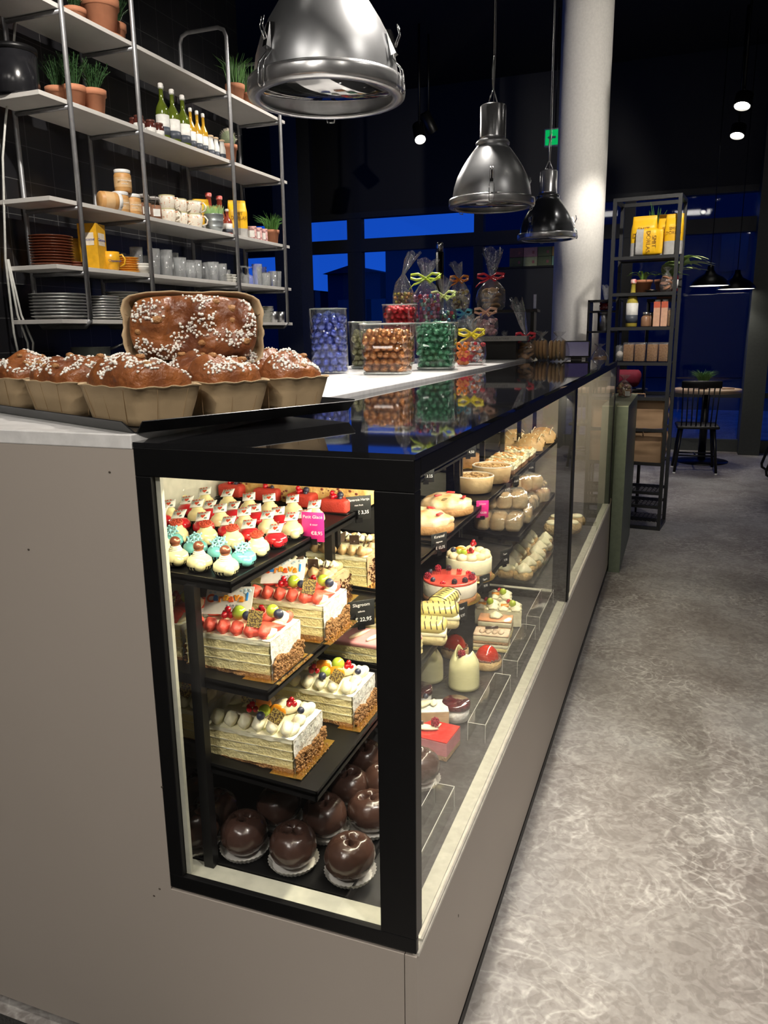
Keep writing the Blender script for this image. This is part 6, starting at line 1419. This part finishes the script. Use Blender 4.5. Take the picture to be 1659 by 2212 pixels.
# olive side panel
t = thing('olive_panel', (0.02, 4.05, 0), 0, 'olive green cabinet standing at the far end of the counter', 'cabinet')
OLV = mat('olive green lacquer', (.14, .17, .12), .45)
MB().box((-.014, -.42, 0), (.05, -.26, .985)).box((-.11, -.26, 0), (.05, .52, .985)).build('cabinet_body', OLV, t)
MB().box((-.014, -.42, .985), (.05, -.26, .990)).box((-.11, -.26, .985), (.05, .52, .990)).build('cabinet_top', mat('lit olive top', (.34, .37, .26), .5), t)  # paler copy of the olive; light on the top put into its colour
g = gift_bag((0.00, 4.25, .992), .05, .11, .03, ('lumps', [(.62, .42, .22), (.55, .2, .15)]), None, 'small net bag of nuts and sweets on the olive cabinet'); MB().box((.01, -.052, .01), (.04, -.050, .04)).build('white_tag', LABW, g)
p = at(1302, 765, y=4.3); gift_bag((p.x, 4.1, ZT-.1), .055, .16, .02, ('rounds', [(.5, .28, .14)]), None, 'cellophane cookie bag between column and rack'); 
t = thing('side_shelf', (-.30, 4.30, 0), 0, 'dark back cabinet between white column and rack', 'cabinet'); MB().box((-.14, -.25, 0), (.12, .35, 1.14)).build('cabinet_body', BLACK, t); MB().box((-.15, -.26, 1.14), (.13, .36, 1.149)).build('cabinet_top', BLACKM, t)
t = thing('metal_canister', (0, 0, 0), 0, 'round steel canister between the column and rack', 'canister'); p = at(1305, 700, y=5.3); t.location = (p.x, 5.3, p.z-.05); 
MB().lathe([(.05, 0), (.05, .13), (.04, .14), (0, .14)], seg=24).build('canister_body', STEEL, t); MB().lathe([(.052, .12), (.052, .145), (0, .146)], seg=24).build('lid', STEEL, t)
t2 = thing('far_side_shelf', (p.x, 5.35, 0), 0, 'dark shelf stand between column and rack, farther back', 'shelf'); MB().box((-.12, -.12, p.z-.065), (.12, .12, p.z-.052)).box((-.12, -.12, 1.62), (.12, .12, 1.634)).build('shelf_board', BLACKM, t2); MB().box((-.12, -.12, 0), (-.105, .12, 1.63)).box((.105, -.12, 0), (.12, .12, 1.63)).build('side_frame', BLACKM, t2)
g = gift_bag((p.x, 5.35, p.z+.12), .05, .07, .11, ('lumps', [(.5, .02, .03)]), None, 'red filled gift bag with golden topknot between column and rack')
g.location.z = p.z-.05+.15; 
t2b = MB().box((p.x-.105, 5.23, p.z+.085), (p.x+.105, 5.47, p.z+.098)).build('shelf_board', BLACKM, None); t2b.parent = t2; t2b.location = (-t2.location.x, -t2.location.y, 0)
# boxes on a cabinet behind, left of the column
t = thing('wall_cabinet', at(1150, 575, y=7.9), 0, 'dark cabinet behind the gift bags holding pastel boxes', 'cabinet'); zc = t.location.z
t.location = (t.location.x, 7.9, 0); MB().box((-.42, -.02, 0), (.42, .5, zc-.02)).build('cabinet_body', mat('dark cabinet', (.012, .013, .016), .4), t); MB().box((-.44, -.04, zc-.02), (.44, .5, zc)).build('cabinet_top', BLACKM, t); MB().box((.03, -.035, zc-.45), (.06, -.02, zc-.3)).build('handle', STEEL, t)
cx = t.location.x
BXC = [(.16, .06, .07), (.42, .22, .24), (.10, .13, .05), (.45, .30, .08)]; BXD = [(.10, .12, .04), (.36, .40, .22), (.09, .12, .05), (.2, .35, .25)]
for r_, cc in enumerate((BXD, BXC)):
    for i, c_ in enumerate(cc):
        o = thing('pastel_box', (cx-.18+i*.155, 7.99, zc+r_*.10), 0, '%s row pastel box behind the gift bags, %s of four' % (['lower', 'upper'][r_], ['leftmost', 'second', 'third', 'rightmost'][i]), 'box', 'pastel boxes'); MB().box((-.075, -.09, 0), (.075, .09, .098)).build('carton', mat('box %d%d' % (r_, i), c_, .5), o, bevel=.002); MB().box((.02, -.0915, .03), (.045, -.09, .06)).build('box_emblem', mat('box emblem', (.3, .1, .1), .5), o)
# exit sign
p = at(1190, 298, y=7.2); t = thing('exit_sign', (p.x, 7.2, p.z), 0, 'green lit emergency exit sign beside the white column', 'sign')
MB().box((-.06, -.02, -.08), (.14, .02, .08)).build('sign_case', LABW, t); MB().box((-.05, -.022, -.068), (.14, -.0205, .068)).build('green_face', mat('lit green', (.0, .25, .12), .4, emit=((.0, .32, .07), .6)), t); MB().tube([(0.04, 0, .08), (.04, 0, CEIL-p.z)], .006, 6).build('drop_rod', BLACKM, t)
MB().box((.01, -.0235, -.01), (.05, -.0225, .01)).add([(-.03, -.0235, 0), (.01, -.0235, .03), (.01, -.0235, -.03)], [(0, 1, 2)], 0, False).build('white_arrow', LABW, t)
# ceiling spot fixtures: one over every lamp, plus those seen in the photo
def fixture(loc, tgt, lab, on_=True, r=.06, L=.2):
    t = thing('ceiling_spotlight', loc, 0, lab, 'spotlight', 'ceiling spotlights'); d = (Vector(tgt)-Vector(loc)).normalized(); q = d.to_track_quat('-Z', 'Y').to_euler()
    T = q.to_matrix().to_4x4(); b = MB(); b.cap = False; b.lathe([(r, -.0), (r, L), (0, L), ], T=T, seg=28); b.lathe([(r*.88, 0), (r*.88, L*.2)], T=T, seg=28); b.build('spot_housing', BLACK, t)
    MB().lathe([(0, L*.15), (r*.86, L*.15)], T=T, seg=24).build('lens', mat('lit lens', (.9, .9, .85), .3, emit=((1, .95, .85), 14 if on_ else 0)), t)
    top = T @ Vector((0, 0, L*.5)); MB().tube([top, (top.x, top.y, CEIL-loc[2])], .012, 8).build('stem', BLACK, t)
    return t
for i, s in enumerate(SPOTS):
    d = (Vector(s[1])-Vector(s[0])).normalized(); fixture(Vector(s[0])-d*.045, s[1], 'black ceiling spotlight above the photo, aimed at the %s' % ['jars and loaves', 'gift bags', 'wall shelves', 'near floor', 'aisle floor', 'steel rack', 'far floor', 'white column', 'counter end', 'counter corner', 'gift bags from behind', 'upper column', 'right shelf bays', 'broad leaved plant', 'sugared loaves'][i], r=.055, L=.16)
p = at(908, 302, y=7.0); fixture((p.x, 7.0, p.z), (p.x+.9, 5.3, 1.0), 'black cylinder spotlight lit, right of the nearest pendant lamp')
for (px, py, y, l) in ((1603, 230, 6.6, 'upper one of the two at the right edge'), (1592, 294, 7.8, 'lower one of the two at the right edge')):
    p = at(px, py, y=y); fixture((p.x, y, p.z), (p.x-.5, y-1.2, 0), 'lit ceiling spotlight, '+l, r=.07, L=.10)
p = at(935, 285, y=7.4); fixture((p.x, 7.4, p.z), (p.x+1, 8.9, 1), 'unlit spotlight turned away beside the lit cylinder', False)
for (x_, y_), w_ in FILL_PANELS:  # housings for the added fill panels
    t = thing('fill_panel', (x_, y_, CEIL), 0, 'added square fill panel %s' % ('unseen behind the camera, left', 'unseen behind the camera, right', 'over the right side of the room')[[q_[0] for q_ in FILL_PANELS].index((x_, y_))], 'ceiling light')
    MB().box((-.48, -.48, -.06), (.48, .48, 0)).build('fill_panel_frame', BLACKM, t); MB().box((-.45, -.45, -.064), (.45, .45, -.06)).build('diffuser', mat('fill panel diffuser', (.9, .9, .88), .5, emit=((1, .94, .86), 3)), t)
# ================================================================== FAR SEATING
t = thing('bistro_table', (.60, 8.05, 0), 0, 'round pale wood table on a black pedestal by the window', 'table')
MB().lathe([(.30, .745), (.345, .748), (.345, .785), (.30, .788), (0, .788)], seg=64).build('table_top', mat('pale oak', (.50, .36, .23), .45, nz=(6, .5), col2=(.42, .29, .18)), t); MB().lathe([(.04, .02), (.04, .745)], seg=24).build('pedestal', BLACK, t); MB().lathe([(.27, 0), (.27, .012), (.05, .03), (0, .03)], seg=48).build('base_disc', BLACK, t)
grass((.56, 8.0, .789), .06, .07, 'bushy green pot plant on the pale wood table', .14, 260, 'potted_grass', .002, mat('dim leaf', (.08, .20, .05), .6), .9, potm=mat('dim brown pot', (.14, .07, .05), .6))
t = thing('coaster', (.80, 8.0, .789), .2, 'small wooden coaster on the pale table', 'coaster'); MB().box((-.06, -.04, 0), (.06, .04, .01)).build('coaster_block', mat('pale oak', (.5, .36, .23), .45), t)
def spindle_chair(loc, rz, lab):
    t = thing('spindle_chair', loc, rz, lab, 'chair', 'black spindle chairs')
    MB().rbox((0, 0, .462), (.20, .20, .016), .016, seg=24).build('seat', BLACK, t)
    for sx_ in (-1, 1):
        for sy_ in (-1, 1): b = MB(); b.tube([(sx_*.15, sy_*.14, .45), (sx_*.195, sy_*.19, .012)], [.017, .013], 10); lg = b.build('leg', BLACK, t); MB().lathe([(.014, 0), (.014, .012)], (sx_*.196, sy_*.191, 0), 10).build('foot_cap', LABW, lg)
    b = MB(); b.tube([(-.175, -.165, .18), (.175, -.165, .18)], .009, 8); b.tube([(-.178, .17, .16), (.178, .17, .16)], .009, 8); b.tube([(0, -.165, .18), (0, .17, .16)], .008, 8); b.build('stretcher', BLACK, t)
    MB().rbox((0, -.235, .885), (.185, .012, .035), .012, seg=16).build('top_rail', BLACK, t)
    for k in range(8):
        x = -.155+k*.0443; b = MB(); b.tube([(x, -.175, .47), (x*1.08, -.232, .86)], .0065, 8); b.build('spindle', BLACK, t)
    return t
spindle_chair((.515, 7.42, 0), .06, 'black spindle back chair drawn up to the pale wood table')
t = thing('cantilever_chair', (1.40, 7.4, 0), 0, 'black cantilever chair cut off at the right edge', 'chair')
for sx_ in (-.24, .24): MB().tube([(.40, sx_, .012), (-.20, sx_, .012), (-.235, sx_, .035), (-.24, sx_, .07), (-.14, sx_, .42), (-.11, sx_, .47), (-.06, sx_, .48), (.28, sx_, .46)], .013, 10).build('tube_frame', BLACK, t)
MB().rbox((.08, 0, .50), (.25, .24, .03), .02).build('seat', mat('black leather', (.015, .015, .016), .4), t); MB().rbox((-.16, 0, .76), (.035, .24, .24), .03).build('backrest', mat('black leather', (.015, .015, .016), .4), t)
for sx_ in (-.24, .24): MB().tube([(-.16, sx_, .55), (-.12, sx_, .62), (.1, sx_, .66)], .012, 8).build('arm', BLACK, t)
t = thing('dark_chair', (1.6, 6.6, 0), 2, 'n', 'chair'); bpy.data.objects.remove(t)
for (px, py, y, l) in ((1532, 618, 7.9, 'left and nearer'), (1590, 625, 8.5, 'right and farther')):
    p = at(px, py, y=y); t = thing('dome_pendant', (p.x, y, p.z), 0, 'black dome lamp over the table by the window, %s one' % l, 'pendant lamp', 'black dome lamps')
    spot_light((p.x, y, p.z-.02), (p.x, y, 0), 9, 120, .6, .08, name='dome_lamp_light')
    b = MB(); b.cap = False; b.lathe([(.20, 0), (.185, .035), (.13, .085), (.06, .12), (.035, .16), (.03, .20), (0, .20)], seg=40); b.build('lamp_shade', BLACK, t); MB().lathe([(0, .006), (.192, .006)], seg=40).build('diffuser', mat('soft lit diffuser', (.8, .8, .75), .5, emit=((1, .93, .8), 1.6)), t); MB().tube([(0, 0, .2), (0, 0, CEIL-p.z)], .004, 6).build('cord', BLACK, t)
# floor plant behind rack
p = at(1478, 560, y=5.42); strap((p.x-.12, 5.42, p.z-.28), 'broad leaved plant whose bright leaves reach out right of the rack', .08, .14, .36, 13, .060, m=mat('pale lime leaf', (.50, .64, .26), .4), cut=(-1.4, 1.1))
t = thing('plant_stand', (p.x-.12, 5.42, 0), 0, 'thin dark stand under the broad leaved plant behind the rack', 'stand'); MB().box((-.12, -.12, p.z-.305), (.12, .12, p.z-.282)).build('stand_top', BLACKM, t)
for sx_ in (-.11, .11):
    for sy_ in (-.11, .11): MB().tube([(sx_, sy_, 0), (sx_, sy_, p.z-.305)], .008, 6).build('leg', BLACKM, t)
t = thing('garment', at(1385, 815, y=6.0), 0, 'dark red cushion seen through the rack', 'cushion'); t.location.z = .93; MB().rbox((0, 0, .08), (.13, .10, .07), .06, jit=.02, js=9).build('cushion_cover', mat('dark red cloth', (.22, .01, .03), .8), t)
t.location.x -= .12
t = thing('side_table', (t.location.x, 6.0, 0), 0, 'white tub table behind the rack', 'table'); MB().lathe([(.18, .9), (.18, .925), (0, .925)], seg=32).build('table_top', BLACKM, t); MB().lathe([(.10, 0), (.12, .9)], seg=32).build('table_foot', mat('dim white tub', (.3, .3, .3), .5), t)
